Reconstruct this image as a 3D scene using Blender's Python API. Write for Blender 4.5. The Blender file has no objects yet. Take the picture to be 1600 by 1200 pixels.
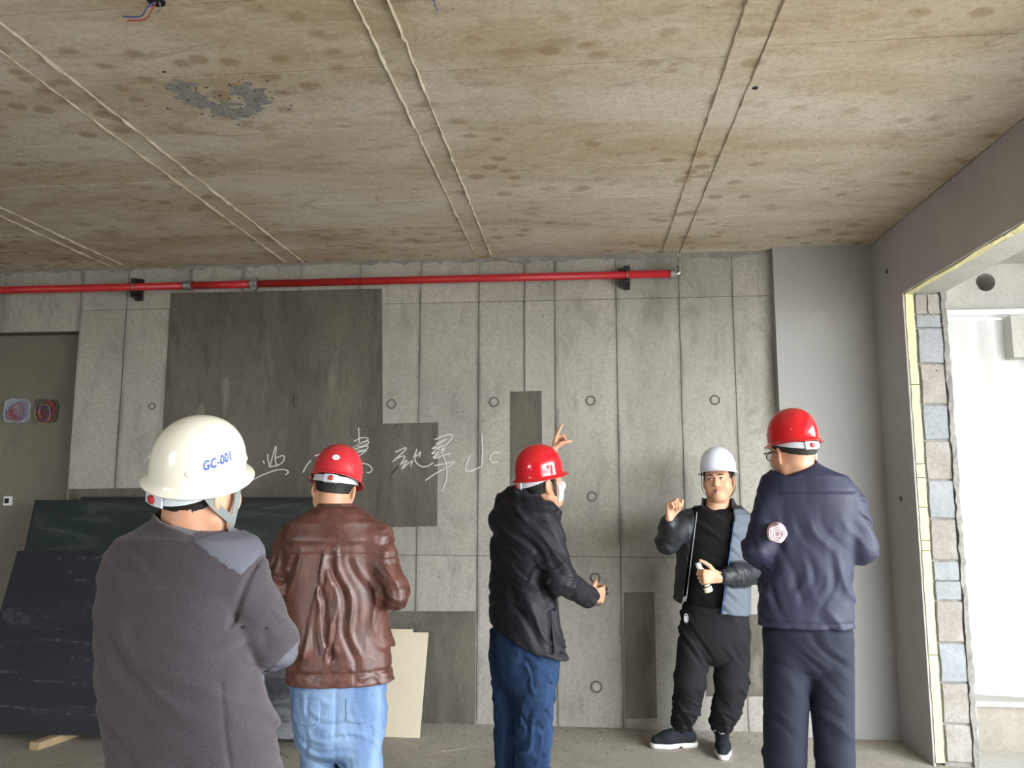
import bpy, bmesh, math, random
import numpy as np
import openvdb
from mathutils import Vector, Matrix

random.seed(7)
rng = np.random.default_rng(11)
scene = bpy.context.scene
col = scene.collection

# ------------------------------------------------------------------ camera
FPX = 1202.0
YAW = math.radians(5.3)
PITCH = math.radians(7.35)
CAM = np.array([0.0, 0.0, 1.57])
FWD = np.array([-math.sin(YAW) * math.cos(PITCH), math.cos(YAW) * math.cos(PITCH), math.sin(PITCH)])
RGT = np.array([math.cos(YAW), math.sin(YAW), 0.0])
UPV = np.cross(RGT, FWD)
cam_data = bpy.data.cameras.new('camera')
cam_data.sensor_width = 36.0
cam_data.lens = FPX / 1600.0 * 36.0
cam = bpy.data.objects.new('camera', cam_data)
col.objects.link(cam)
cam.matrix_world = Matrix([[RGT[i], UPV[i], -FWD[i], CAM[i]] for i in range(3)] + [[0, 0, 0, 1]])
scene.camera = cam

# ------------------------------------------------------------------ overcast sky and exposure
world = bpy.data.worlds.new('overcast_sky')
scene.world = world
world.use_nodes = True
wn = world.node_tree.nodes
wl = world.node_tree.links
wn.clear()
wout = wn.new('ShaderNodeOutputWorld')
wbg = wn.new('ShaderNodeBackground')
wtc = wn.new('ShaderNodeTexCoord')
wsep = wn.new('ShaderNodeSeparateXYZ')
wramp = wn.new('ShaderNodeValToRGB')
wmap = wn.new('ShaderNodeMapRange')
wmap.inputs['From Min'].default_value = -1.0
wl.new(wtc.outputs['Generated'], wsep.inputs[0])
wl.new(wsep.outputs['Z'], wmap.inputs['Value'])
wl.new(wmap.outputs[0], wramp.inputs[0])
wramp.color_ramp.elements[0].position = 0.44
wramp.color_ramp.elements[0].color = (0.34, 0.34, 0.33, 1)
wramp.color_ramp.elements[1].position = 0.52
wramp.color_ramp.elements[1].color = (0.93, 0.97, 1.0, 1)
wl.new(wramp.outputs[0], wbg.inputs['Color'])
wbg.inputs['Strength'].default_value = 3.0
wl.new(wbg.outputs[0], wout.inputs[0])

vs = scene.view_settings
vs.view_transform = 'Standard'
vs.look = 'None'
vs.gamma = 1.0
vs.use_curve_mapping = False
vs.exposure = 2.75

# ------------------------------------------------------------------ pixel -> place helpers
def ray(u, v):
    return FWD + RGT * ((u - 800.0) / FPX) - UPV * ((v - 600.0) / FPX)
def atY(u, v, Y):
    d = ray(u, v)
    return CAM + d * (Y / d[1])
def atZ(u, v, Z):
    d = ray(u, v)
    return CAM + d * ((Z - CAM[2]) / d[2])
def atX(u, v, X):
    d = ray(u, v)
    return CAM + d * (X / d[0])

# ------------------------------------------------------------------ scene helpers
def s2l(c):
    return tuple(((x / 255.0) / 12.92 if x / 255.0 <= 0.04045 else ((x / 255.0 + 0.055) / 1.055) ** 2.4) for x in c) + (1.0,)

def tag(o, label=None, cat=None, group=None, kind=None):
    if label: o['label'] = label
    if cat: o['category'] = cat
    if group: o['group'] = group
    if kind: o['kind'] = kind
    return o

def link(name, me, parent=None, loc=None):
    o = bpy.data.objects.new(name, me)
    col.objects.link(o)
    if parent is not None: o.parent = parent
    if loc is not None: o.location = loc
    return o

def empty(name, loc=(0, 0, 0), rz=0.0):
    o = bpy.data.objects.new(name, None)
    o.empty_display_size = 0.1
    col.objects.link(o)
    o.location = loc
    o.rotation_euler = (0, 0, rz)
    return o

class MB:
    """collects polygons for one mesh"""
    def __init__(self):
        self.v = []; self.f = []; self.mi = []
    def add(self, vs_, fs, m=0):
        b = len(self.v)
        self.v += [tuple(map(float, p)) for p in vs_]
        self.f += [tuple(b + i for i in f) for f in fs]
        self.mi += [m] * len(fs)
    def box(self, p0, p1, m=0):
        (x0, y0, z0), (x1, y1, z1) = p0, p1
        self.add([(x0, y0, z0), (x1, y0, z0), (x1, y1, z0), (x0, y1, z0), (x0, y0, z1), (x1, y0, z1), (x1, y1, z1), (x0, y1, z1)],
                 [(0, 3, 2, 1), (4, 5, 6, 7), (0, 1, 5, 4), (1, 2, 6, 5), (2, 3, 7, 6), (3, 0, 4, 7)], m)
    def tube(self, pts, r, n=8, m=0, cap=True):
        pts = [np.array(p, float) for p in pts]
        rs = r if hasattr(r, '__len__') else [r] * len(pts)
        up = None; rings = []
        for i, p in enumerate(pts):
            t = pts[min(i + 1, len(pts) - 1)] - pts[max(i - 1, 0)]
            t = t / (np.linalg.norm(t) + 1e-9)
            if up is None:
                a = np.array([0, 0, 1.0]) if abs(t[2]) < 0.9 else np.array([1.0, 0, 0])
            else: a = up
            s = np.cross(t, a); s /= np.linalg.norm(s) + 1e-9
            up = np.cross(s, t)
            rings.append([p + rs[i] * (math.cos(2 * math.pi * k / n) * s + math.sin(2 * math.pi * k / n) * up) for k in range(n)])
        vs_ = [q for rg in rings for q in rg]
        fs = []
        for i in range(len(pts) - 1):
            for k in range(n):
                fs.append((i * n + k, i * n + (k + 1) % n, (i + 1) * n + (k + 1) % n, (i + 1) * n + k))
        if cap:
            fs.append(tuple(range(n - 1, -1, -1))); fs.append(tuple((len(pts) - 1) * n + k for k in range(n)))
        self.add(vs_, fs, m)
    def ribbon(self, pts, w, axis, m=0):
        """flat band along pts; 'axis' is the direction of its thickness, w=(width, thickness)"""
        pts = [np.array(p, float) for p in pts]; ax = np.array(axis, float); ax /= np.linalg.norm(ax)
        vs_ = []
        for i, p in enumerate(pts):
            t = pts[min(i + 1, len(pts) - 1)] - pts[max(i - 1, 0)]
            s = np.cross(t, ax); s /= np.linalg.norm(s) + 1e-9
            for a, b in ((-1, 0), (1, 0), (1, 1), (-1, 1)):
                vs_.append(p + s * w[0] * 0.5 * a + ax * w[1] * b)
        fs = []
        for i in range(len(pts) - 1):
            for k in range(4):
                fs.append((i * 4 + k, i * 4 + (k + 1) % 4, (i + 1) * 4 + (k + 1) % 4, (i + 1) * 4 + k))
        n = len(pts) - 1
        fs += [(3, 2, 1, 0), (n * 4, n * 4 + 1, n * 4 + 2, n * 4 + 3)]
        self.add(vs_, fs, m)
    def mesh(self, name, mats, smooth=False):
        me = bpy.data.meshes.new(name)
        me.from_pydata(self.v, [], self.f)
        for mm in (mats if isinstance(mats, (list, tuple)) else [mats]): me.materials.append(mm)
        if max(self.mi or [0]) > 0: me.polygons.foreach_set('material_index', self.mi)
        me.validate(); 
        bm = bmesh.new(); bm.from_mesh(me); bmesh.ops.recalc_face_normals(bm, faces=bm.faces); bm.to_mesh(me); bm.free()
        if smooth: me.polygons.foreach_set('use_smooth', [True] * len(me.polygons))
        me.update()
        return me
    def build(self, name, mats, parent=None, smooth=False, loc=None):
        return link(name, self.mesh(name, mats, smooth), parent, loc)

def slab_mesh(name, w, h, t, ch, mat):
    """chamfered slab: front face at local y=0 (facing -y), x in +-w/2, z in +-h/2, thickness t behind"""
    x, z = w / 2, h / 2
    vs_ = [(-x, t, -z), (x, t, -z), (x, t, z), (-x, t, z), (-x, ch, -z), (x, ch, -z), (x, ch, z), (-x, ch, z),
           (-x + ch, 0, -z + ch), (x - ch, 0, -z + ch), (x - ch, 0, z - ch), (-x + ch, 0, z - ch)]
    fs = [(0, 1, 2, 3)] + [(a, (a + 1) % 4, 4 + (a + 1) % 4, 4 + a) for a in range(4)] + [(4 + a, 4 + (a + 1) % 4, 8 + (a + 1) % 4, 8 + a) for a in range(4)] + [(8, 9, 10, 11)]
    m = MB(); m.add(vs_, fs)
    return m.mesh(name, mat)

def smooth_poly(pts, n=6):
    """Catmull-Rom through the points"""
    P = [np.array(p, float) for p in pts]
    if len(P) < 3: return P
    Q = [2 * P[0] - P[1]] + P + [2 * P[-1] - P[-2]]
    out = []
    for i in range(1, len(Q) - 2):
        for k in range(n):
            t = k / n
            out.append(0.5 * ((2 * Q[i]) + (-Q[i - 1] + Q[i + 1]) * t + (2 * Q[i - 1] - 5 * Q[i] + 4 * Q[i + 1] - Q[i + 2]) * t * t + (-Q[i - 1] + 3 * Q[i] - 3 * Q[i + 1] + Q[i + 2]) * t ** 3))
    out.append(P[-1])
    return out

# ------------------------------------------------------------------ materials
class NT:
    def __init__(self, name):
        self.m = bpy.data.materials.new(name); self.m.use_nodes = True
        self.n = self.m.node_tree.nodes; self.l = self.m.node_tree.links
        self.b = self.n['Principled BSDF']
    def pos(self, scale=(1, 1, 1), rot=(0, 0, 0), which='pos'):
        if which == 'pos': o = self.n.new('ShaderNodeNewGeometry').outputs['Position']
        else: o = self.n.new('ShaderNodeTexCoord').outputs[which]
        mp = self.n.new('ShaderNodeMapping'); mp.inputs['Scale'].default_value = scale; mp.inputs['Rotation'].default_value = rot
        self.l.new(o, mp.inputs[0]); return mp.outputs[0]
    def noise(self, vec, scale, detail=4, rough=0.55, dist=0.0):
        t = self.n.new('ShaderNodeTexNoise'); t.inputs['Scale'].default_value = scale; t.inputs['Detail'].default_value = detail
        t.inputs['Roughness'].default_value = rough; t.inputs['Distortion'].default_value = dist
        self.l.new(vec, t.inputs['Vector']); return t.outputs['Fac']
    def voro(self, vec, scale, feature='F1', rand=1.0):
        t = self.n.new('ShaderNodeTexVoronoi'); t.feature = feature; t.inputs['Scale'].default_value = scale; t.inputs['Randomness'].default_value = rand
        self.l.new(vec, t.inputs['Vector']); return t.outputs['Distance']
    def rng(self, val, a, b, c=0.0, d=1.0, smooth=True):
        t = self.n.new('ShaderNodeMapRange'); t.interpolation_type = 'SMOOTHSTEP' if smooth else 'LINEAR'
        for k, x in zip(('From Min', 'From Max', 'To Min', 'To Max'), (a, b, c, d)): t.inputs[k].default_value = x
        self.l.new(val, t.inputs['Value']); return t.outputs[0]
    def math(self, op, a, b=None):
        t = self.n.new('ShaderNodeMath'); t.operation = op
        for i, x in enumerate((a, b)):
            if x is None: continue
            if isinstance(x, (int, float)): t.inputs[i].default_value = x
            else: self.l.new(x, t.inputs[i])
        return t.outputs[0]
    def mix(self, fac, a, b, mode='MIX'):
        t = self.n.new('ShaderNodeMix'); t.data_type = 'RGBA'; t.blend_type = mode
        if isinstance(fac, (int, float)): t.inputs[0].default_value = fac
        else: self.l.new(fac, t.inputs[0])
        for i, x in ((6, a), (7, b)):
            if isinstance(x, tuple): t.inputs[i].default_value = x
            else: self.l.new(x, t.inputs[i])
        return t.outputs[2]
    def bump(self, h, strength=0.3, dist=0.01):
        t = self.n.new('ShaderNodeBump'); t.inputs['Strength'].default_value = strength; t.inputs['Distance'].default_value = dist
        self.l.new(h, t.inputs['Height']); self.l.new(t.outputs[0], self.b.inputs['Normal'])
    def out(self, color=None, rough=None, **kw):
        for key, x in (('Base Color', color), ('Roughness', rough)):
            if x is None: continue
            if isinstance(x, (int, float, tuple)): self.b.inputs[key].default_value = x
            else: self.l.new(x, self.b.inputs[key])
        for k, x in kw.items(): self.b.inputs[k.replace('_', ' ')].default_value = x
        return self.m

def plain(name, rgb, rough=0.5, var=0.08, scale=30, bump=0.0, **kw):
    t = NT(name); p = t.pos(); f = t.noise(p, scale, 3)
    c = s2l(rgb); d = tuple(x * (1 - 2.2 * var) for x in c[:3]) + (1,); e = tuple(min(1, x * (1 + 1.2 * var)) for x in c[:3]) + (1,)
    if bump: t.bump(f, bump, 0.004)
    return t.out(t.mix(f, d, e), rough, **kw)

def concrete(name, c1, c2, dark, big=1.3, stretch=(1, 1, 1), pits=0.5, streak=0.0, rough=0.85, bump=0.25, spots=None, tone=0.12, sv=(1, 1, 1), edge=0.0, fines=0.35, mott=0.0):
    t = NT(name); p = t.pos(stretch); q = t.pos()
    c1, c2, dark = s2l(c1), s2l(c2), s2l(dark)
    n1 = t.noise(p, big, 6, 0.6, 0.6)
    c = t.mix(t.rng(n1, 0.32, 0.68), c1, c2)
    n2 = t.noise(p, big * 5.5, 5, 0.65)
    c = t.mix(t.rng(n2, 0.52, 0.8, 0, 0.45), c, dark)
    n3 = t.noise(q, 45, 4, 0.7)
    c = t.mix(t.rng(n3, 0.35, 0.75, 0, fines), c, dark)
    if mott:
        nm_ = t.noise(p, big * 2.6, 8, 0.72, 1.5); c = t.mix(t.rng(nm_, 0.50, 0.70, 0, mott), c, dark)
        nl_ = t.noise(t.pos(tuple(x * 1.1 for x in stretch)), big * 3.4, 7, 0.7, 2.0); c = t.mix(t.rng(nl_, 0.54, 0.70, 0, mott), c, c1)
    if streak:
        ps = t.pos((5.0, 5.0, 0.22)); ns = t.noise(ps, 1.1, 4, 0.6)
        c = t.mix(t.rng(ns, 0.55, 0.75, 0, streak), c, c2)
    if spots:
        pv = t.pos(sv); vd = t.voro(pv, spots[0]); wob = t.noise(q, 9, 3)
        dd = t.math('ADD', vd, t.math('MULTIPLY', t.math('SUBTRACT', wob, 0.5), 0.35))
        gate = t.rng(t.noise(q, 1.7, 2), 0.40, 0.60)
        c = t.mix(t.math('MULTIPLY', t.rng(dd, spots[1], spots[1] * 0.45, 0, spots[2]), gate), c, s2l(spots[3]))
    pv = t.voro(q, 16); gate = t.rng(t.noise(q, 3.0, 2), 0.42, 0.66)
    pit = t.math('MULTIPLY', t.rng(pv, 0.10, 0.05), gate)
    c = t.mix(t.math('MULTIPLY', pit, pits), c, tuple(x * 0.45 for x in dark[:3]) + (1,))
    oi = t.n.new('ShaderNodeObjectInfo')
    c = t.mix(1.0, c, t.mix(oi.outputs['Random'], (1 - tone,) * 3 + (1,), (1, 1, 1, 1)), 'MULTIPLY')
    if edge:
        g = t.pos((1, 1, 1), which='Generated'); sp = t.n.new('ShaderNodeSeparateXYZ'); t.l.new(g, sp.inputs[0])
        ex = t.math('ABSOLUTE', t.math('SUBTRACT', sp.outputs[0], 0.5))
        we = t.noise(t.pos((3, 3, 0.8)), 3.0, 4)
        ef = t.math('MULTIPLY', t.rng(ex, 0.42, 0.5), t.rng(we, 0.4, 0.7, 0.1, edge))
        c = t.mix(ef, c, dark)
    h = t.math('ADD', t.math('MULTIPLY', n2, 0.6), t.math('SUBTRACT', t.math('MULTIPLY', n3, 0.5), t.math('MULTIPLY', pit, 0.8)))
    t.bump(h, bump, 0.012)
    return t.out(c, rough, Specular_IOR_Level=0.3)

M = {}
M['wall'] = concrete('wall_concrete', (172, 168, 159), (148, 145, 137), (108, 105, 98), 1.1, (1, 1, 0.45), 0.8, 0.25, edge=0.9, mott=0.45)
M['joint'] = concrete('joint_concrete', (112, 109, 102), (98, 95, 89), (76, 74, 69))
M['ceiling'] = concrete('ceiling_concrete', (202, 195, 180), (176, 160, 134), (134, 115, 90), 1.2, (0.6, 1.5, 1), 0.6, 0, spots=(8.5, 0.40, 0.6, (136, 112, 82)), sv=(0.8, 1.1, 1), tone=0.08, mott=0.5)
M['ceiling_joint'] = concrete('ceiling_joint', (165, 150, 125), (150, 136, 112), (120, 106, 86))
M['ridge'] = concrete('mortar_ridge', (212, 204, 186), (184, 172, 150), (140, 126, 104), 12)
M['patch'] = concrete('plaster_patch', (108, 104, 94), (84, 80, 72), (66, 63, 57), 1.7, (1.6, 1, 0.45), 0.25, 0.0, edge=0.0, mott=0.6, tone=0.10, spots=(2.4, 0.22, 0.5, (132, 129, 120)), sv=(2.2, 1, 0.6))
M['render'] = concrete('grey_render', (150, 149, 146), (143, 142, 139), (130, 128, 125), 1.0, (1, 1, 0.6), 0.12, 0.0, bump=0.08, tone=0.0, fines=0.15)
M['render_dark'] = concrete('grey_render_beam', (172, 168, 166), (164, 160, 158), (152, 148, 146), 1.0, (1, 1, 0.6), 0.12, 0.0, bump=0.08, tone=0.0, fines=0.15)
M['niche'] = concrete('niche_plaster', (120, 117, 104), (108, 106, 94), (90, 88, 78), 0.9, (1, 1, 0.6), 0.2, 0.2, bump=0.12, tone=0)
M['floor'] = concrete('floor_concrete', (172, 166, 155), (154, 148, 137), (126, 120, 110), 1.4, (1, 1, 1), 0.7, 0, bump=0.35, fines=0.45, tone=0, mott=0.4)
M['out_concrete'] = concrete('pale_concrete', (190, 188, 182), (172, 170, 164), (150, 148, 142), 1.6, (1, 1, 1), 0.4, 0, tone=0)
M['aac'] = concrete('grey_block', (150, 154, 157), (138, 142, 145), (102, 104, 106), 5, (1, 1, 1), 0.7, 0, tone=0.05)
M['clay'] = concrete('rough_block', (160, 155, 149), (143, 137, 130), (104, 98, 92), 6, (1, 1, 1), 0.8, 0, bump=0.8, tone=0.06)
M['mortar'] = concrete('mortar_grey', (150, 148, 143), (128, 126, 122), (92, 90, 86), 8, (1, 1, 1), 0.8, 0, bump=0.8)
M['foam'] = plain('insulation_foam', (204, 197, 150), 0.9, 0.06, 40, 0.4)
M['chalk'] = plain('chalk', (206, 204, 198), 0.95, 0.14, 120)
M['scrape'] = concrete('scraped_concrete', (152, 151, 146), (134, 133, 130), (92, 92, 91), 14, (1, 1, 1), 1, 0)
M['aggregate'] = plain('dark_stone', (62, 62, 62), 0.9, 0.2, 50)
M['red_pipe'] = plain('red_pipe_paint', (176, 34, 42), 0.38, 0.06, 12)
M['zinc'] = plain('galvanised_steel', (165, 166, 164), 0.35, 0.12, 60, Metallic=0.85)
M['black_iron'] = plain('black_iron', (24, 23, 23), 0.55, 0.1, 30)
M['rubber'] = plain('black_rubber', (22, 22, 23), 0.7, 0.1, 30)
M['wood'] = plain('raw_timber', (176, 152, 118), 0.8, 0.15, 18, 0.3)
M['beige'] = plain('gypsum_board', (203, 194, 170), 0.85, 0.05, 5)
M['white_plastic'] = plain('white_plastic', (222, 224, 226), 0.4, 0.02, 10)
M['debris'] = plain('rubble_bits', (134, 127, 116), 0.95, 0.3, 30)

def wire_mat(name, rgb): return plain(name, rgb, 0.45, 0.04, 20)
for nm, c in dict(blue=(62, 78, 160), redw=(176, 58, 60), orange=(196, 110, 48), magenta=(146, 62, 104), yellow=(170, 150, 60), grey=(120, 124, 130), lav=(150, 146, 190)).items():
    M['w_' + nm] = wire_mat('wire_' + nm, c)

def glass_panel_mat():
    t = NT('dusty_dark_glass'); p = t.pos((1, 1, 1)); ps = t.pos((0.5, 1, 3.0))
    n = t.noise(ps, 2.2, 6, 0.7, 1.2); n2 = t.noise(p, 26, 4, 0.7)
    dust = t.math('ADD', 0.05, t.math('MULTIPLY', t.rng(n, 0.45, 0.85, 0, 0.35), t.rng(n2, 0.2, 0.8)))
    c = t.mix(dust, s2l((30, 33, 42)), s2l((104, 106, 114)))
    r = t.rng(t.math('ADD', n, t.math('MULTIPLY', n2, 0.4)), 0.5, 1.1, 0.10, 0.42)
    return t.out(c, r, Specular_IOR_Level=0.6)
M['glass'] = glass_panel_mat()
def green_glass():
    t = NT('dusty_green_glass'); ps = t.pos((0.5, 1, 3.0)); n = t.noise(ps, 2.2, 6, 0.7, 1.2)
    c = t.mix(t.rng(n, 0.45, 0.8, 0, 0.55), s2l((34, 44, 46)), s2l((92, 102, 102)))
    return t.out(c, t.rng(n, 0.4, 0.8, 0.12, 0.35), Specular_IOR_Level=0.7)
M['glass2'] = green_glass()
def sheet_mat():
    t = NT('milky_plastic_sheet'); n = t.noise(t.pos((1.2, 1, 0.5)), 2.0, 5, 0.6, 0.8)
    c = t.mix(t.rng(n, 0.3, 0.7), s2l((196, 197, 194)), s2l((168, 170, 166)))
    tr = t.n.new('ShaderNodeBsdfTranslucent'); mx = t.n.new('ShaderNodeMixShader'); mx.inputs[0].default_value = 0.06
    t.l.new(c, tr.inputs[0]); t.l.new(t.b.outputs[0], mx.inputs[1]); t.l.new(tr.outputs[0], mx.inputs[2])
    t.l.new(mx.outputs[0], t.n['Material Output'].inputs[0])
    return t.out(c, 0.5)
M['sheet'] = sheet_mat()
# ================================================================== THE SETTING
D = 5.25        # back wall
H = 3.15        # ceiling
XR = 1.93       # right wall (inner face)
YJ = 4.74       # jamb of the big opening
XN = -3.69      # edge of the niche in the back wall
XL, YB = -6.4, -3.6
ZL = 2.71       # lintel underside

def struct(name, mb, mat, parent=None, smooth=False):
    o = mb.build(name, mat, parent, smooth)
    if parent is None: o['kind'] = 'structure'
    return o

# floor
m = MB()
m.box((XL - 0.2, YB - 0.2, -0.2), (XR + 0.24, D + 0.3, 0.0))
floor = struct('floor', m, M['floor'])

# back wall: backing plus separate cast panels
m = MB()
m.box((XN, D + 0.012, 0), (XR + 0.24, D + 0.3, H))
m.box((XL, D + 0.012, 2.68), (XN, D + 0.3, H))
wall_back = struct('wall_back', m, M['joint'])
m = MB(); m.box((XL, D + 0.13, 0), (XN, D + 0.3, 2.68))
wall_niche = struct('wall_niche', m, M['niche'])
xs = [XN, -3.33, -2.85, -2.45, -2.02, -1.58, -1.138, -0.719, -0.398, -0.187, 0.2366, 0.666, 1.026, 1.30]
zs = [0.0, 1.085, 2.835, H]
def panel(x0, x1, z0, z1, mat, parent, name='panel', gap=0.0032, dy=0.0):
    me = slab_mesh(name, x1 - x0 - gap, z1 - z0 - gap, 0.0125, 0.0012, mat)
    return link(name, me, parent, ((x0 + x1) / 2, D + dy, (z0 + z1) / 2))
for i in range(len(xs) - 1):
    for j in range(3):
        panel(xs[i], xs[i + 1], zs[j], zs[j + 1], M['wall'], wall_back, dy=random.uniform(-0.0012, 0.0012))
for x0, x1 in ((XL, -5.6), (-5.6, -4.9), (-4.9, -4.3), (-4.3, XN)):
    panel(x0, x1, 2.68, H, M['wall'], wall_back)

# skim patches on the wall, a few millimetres proud
def prism_y(poly, y0, y1, mb=None):
    mb = mb or MB(); n = len(poly)
    mb.add([(p[0], y0, p[1]) for p in poly] + [(p[0], y1, p[1]) for p in poly],
           [tuple(range(n)), tuple(range(2 * n - 1, n - 1, -1))] + [(k, (k + 1) % n, n + (k + 1) % n, n + k) for k in range(n)])
    return mb
def wallpoly(px):
    return [(lambda q: (q[0], q[2]))(atY(u, v, D)) for u, v in px]
for px in ([(267, 458), (597, 451), (598, 662), (685, 660), (683, 822), (246, 832)],
           [(560, 955), (743, 955), (742, 1132), (560, 1136)],
           [(798, 612), (846, 611), (848, 760), (798, 760)],
           [(975, 926), (1022, 925), (1027, 1122), (977, 1123)],
           [(1104, 960), (1196, 960), (1196, 1088), (1104, 1088)],
           [(866, 985), (873, 985), (872, 1068), (864, 1068)],
           [(108, 764), (236, 762), (234, 830), (104, 830)]):
    prism_y(wallpoly(px), D - 0.0045, D + 0.004).build('plaster_patch', M['patch'], wall_back)

# thin fins of mortar left along the formwork joints
for k, x in enumerate(xs[1:-1]):
    if -0.5 < x < -1.2: continue
    pts = []; z = 0.02
    while z < 2.98:
        pts.append((x + random.uniform(-0.0025, 0.0025), D - 0.002, z)); z += random.uniform(0.05, 0.12)
    mb = MB(); mb.ribbon(pts, (0.005, 0.002), (0, -1, 0)) ; mb.build('joint_fin', M['joint'], wall_back)

# tie-bolt marks
for u, v, r in ((612, 631, 8), (772, 628, 8), (923, 626, 8), (1117, 625, 8), (925, 776, 8), (930, 903, 8), (932, 1073, 9), (238, 635, 6)):
    p = atY(u, v, D); rr = r * D / FPX
    mb = MB(); n = 20; vs_ = []
    for rad, dy in ((rr, 0.0), (rr * 0.92, -0.006), (rr * 0.72, -0.006), (rr * 0.66, 0.0)):
        vs_ += [(rad * math.cos(2 * math.pi * k / n), dy, rad * math.sin(2 * math.pi * k / n)) for k in range(n)]
    fs = [(a * n + k, a * n + (k + 1) % n, (a + 1) * n + (k + 1) % n, (a + 1) * n + k) for a in range(3) for k in range(n)]
    mb.add(vs_, fs); mb.add([(x * 0.7, -0.002, z * 0.7) for x, _, z in vs_[:n]], [tuple(range(n))], 1)
    mb.build('tie_bolt_mark', [M['joint'], M['wall']], wall_back, loc=(p[0], D - 0.0015, p[2]))

# chalk characters, each stroke a thin raised line
CH = {
 'a': [[(148, 225), (150, 262), (160, 302)], [(160, 302), (180, 230), (194, 182), (198, 200), (192, 255), (202, 300)], [(198, 250), (238, 236), (246, 256), (222, 286), (158, 304)],
       [(55, 382), (120, 350), (200, 322), (252, 320), (270, 334), (254, 350)], [(121, 266), (127, 284)]],
 'b': [[(428, 238), (470, 222), (500, 212)], [(405, 265), (378, 296), (358, 336)], [(474, 204), (479, 216)], [(700, 280), (745, 290), (768, 316), (756, 336), (736, 336)]],
 'c': [[(688, 68), (691, 150), (678, 242)], [(660, 152), (700, 132), (738, 130), (740, 144), (690, 166), (640, 200), (690, 170), (742, 150), (744, 164), (690, 186), (634, 210), (690, 192), (740, 178), (736, 198), (690, 208), (662, 226), (735, 204), (680, 244)]],
 'd': [[(908, 216), (962, 190), (968, 200), (930, 236), (890, 272), (930, 246), (962, 240), (945, 276), (880, 350), (930, 296), (976, 264), (956, 296), (935, 326)],
       [(935, 326), (975, 290), (1002, 272), (992, 326), (1012, 260), (1036, 196), (1024, 262), (1060, 300), (1100, 298), (1132, 278)], [(1000, 270), (1040, 232), (1056, 214), (1050, 246)]],
 'e': [[(1140, 142), (1200, 116), (1240, 112), (1240, 136), (1200, 178), (1130, 248)], [(1146, 166), (1214, 136), (1160, 170), (1128, 196), (1206, 170), (1150, 200), (1126, 226), (1202, 196), (1136, 252), (1200, 232), (1238, 224)],
       [(1138, 296), (1200, 284), (1258, 274), (1230, 296), (1150, 340), (1085, 384)], [(1160, 190), (1200, 260), (1212, 320), (1208, 380), (1184, 448)]],
 'f': [[(1420, 108), (1425, 200), (1418, 300)], [(1418, 300), (1360, 326), (1328, 326), (1326, 296), (1352, 234)], [(1530, 215), (1488, 222), (1468, 252), (1484, 278), (1520, 272)]],
}
for key, strokes in CH.items():
    mb = MB()
    for st in strokes:
        pts = []
        for x, y in smooth_poly(st, 6):
            p = atY(380 + x / 3.81, 650 + y / 3.81, D); pts.append((p[0], D - 0.001, p[2]))
        mb.ribbon(pts, (0.0075, 0.0052), (0, -1, 0))
    mb.build('chalk_character', M['chalk'], wall_back)
# black crayon tick on the dark patch
mb = MB(); mb.ribbon([(lambda q: (q[0], D - 0.001, q[2]))(atY(u, v, D)) for u, v in ((461, 615), (459, 624), (461, 637))], (0.009, 0.0052), (0, -1, 0))
mb.build('crayon_tick', M['black_iron'], wall_back)

# ceiling: slab, board impressions, ridges
m = MB(); m.box((XL - 0.2, YB - 0.2, H + 0.012), (XR + 0.24, D + 0.3, H + 0.25))
m.box((XL - 0.2, YB - 0.2, H), (XR + 0.24, 1.9, H + 0.012))
ceiling = struct('ceiling', m, M['ceiling'])
cx = [XL, -4.75, -4.63, -3.44, -3.33, -2.12, -1.99, -0.735, -0.625, 0.555, 0.675, XR]
cy0 = [1.9, 2.27, 2.71, 3.19, 3.66, 4.10, 4.52, 4.90, D]
def cpanel(x0, x1, y0, y1, dz=0.0):
    w, h, t, ch = x1 - x0 - 0.004, y1 - y0 - 0.004, 0.0125, 0.002
    me = slab_mesh('panel', w, h, t, ch, M['ceiling'])
    me.transform(Matrix.Rotation(math.radians(90), 4, 'X'))
    o = link('panel', me, ceiling, ((x0 + x1) / 2, (y0 + y1) / 2, H + dz))
for i in range(len(cx) - 1):
    if cx[i + 1] - cx[i] < 0.2:
        ys = [1.9, 3.4, D]
    else:
        off = random.uniform(-0.06, 0.06) if i not in (6,) else 0.0
        ys = [1.9] + [y + off for y in cy0[1:-1]] + [D]
    for a, b in zip(ys[:-1], ys[1:]):
        cpanel(cx[i], cx[i + 1], a, b, random.uniform(-0.001, 0.001))
for x in cx[1:-1]:
    pts = []; y = 1.95
    while y < 5.22:
        pts.append((x + random.uniform(-0.002, 0.002), y, H + 0.002)); y += random.uniform(0.03, 0.07)
    mb = MB(); n = len(pts); vs_ = []
    wd = 0.0085 if x < 0.5 else 0.005
    for p in pts:
        a = wd * random.uniform(0.4, 1.1); h = 0.013 * random.uniform(0.4, 1.2)
        vs_ += [(p[0] - a, p[1], p[2]), (p[0] + random.uniform(-a, a) * 0.4, p[1], p[2] - h), (p[0] + a, p[1], p[2])]
    fs = []
    for k in range(n - 1):
        for c in range(2): fs.append((k * 3 + c, k * 3 + c + 1, k * 3 + 4 + c, k * 3 + 3 + c))
    mb.add(vs_, fs); mb.build('mortar_ridge', M['ridge'], ceiling)
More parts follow.
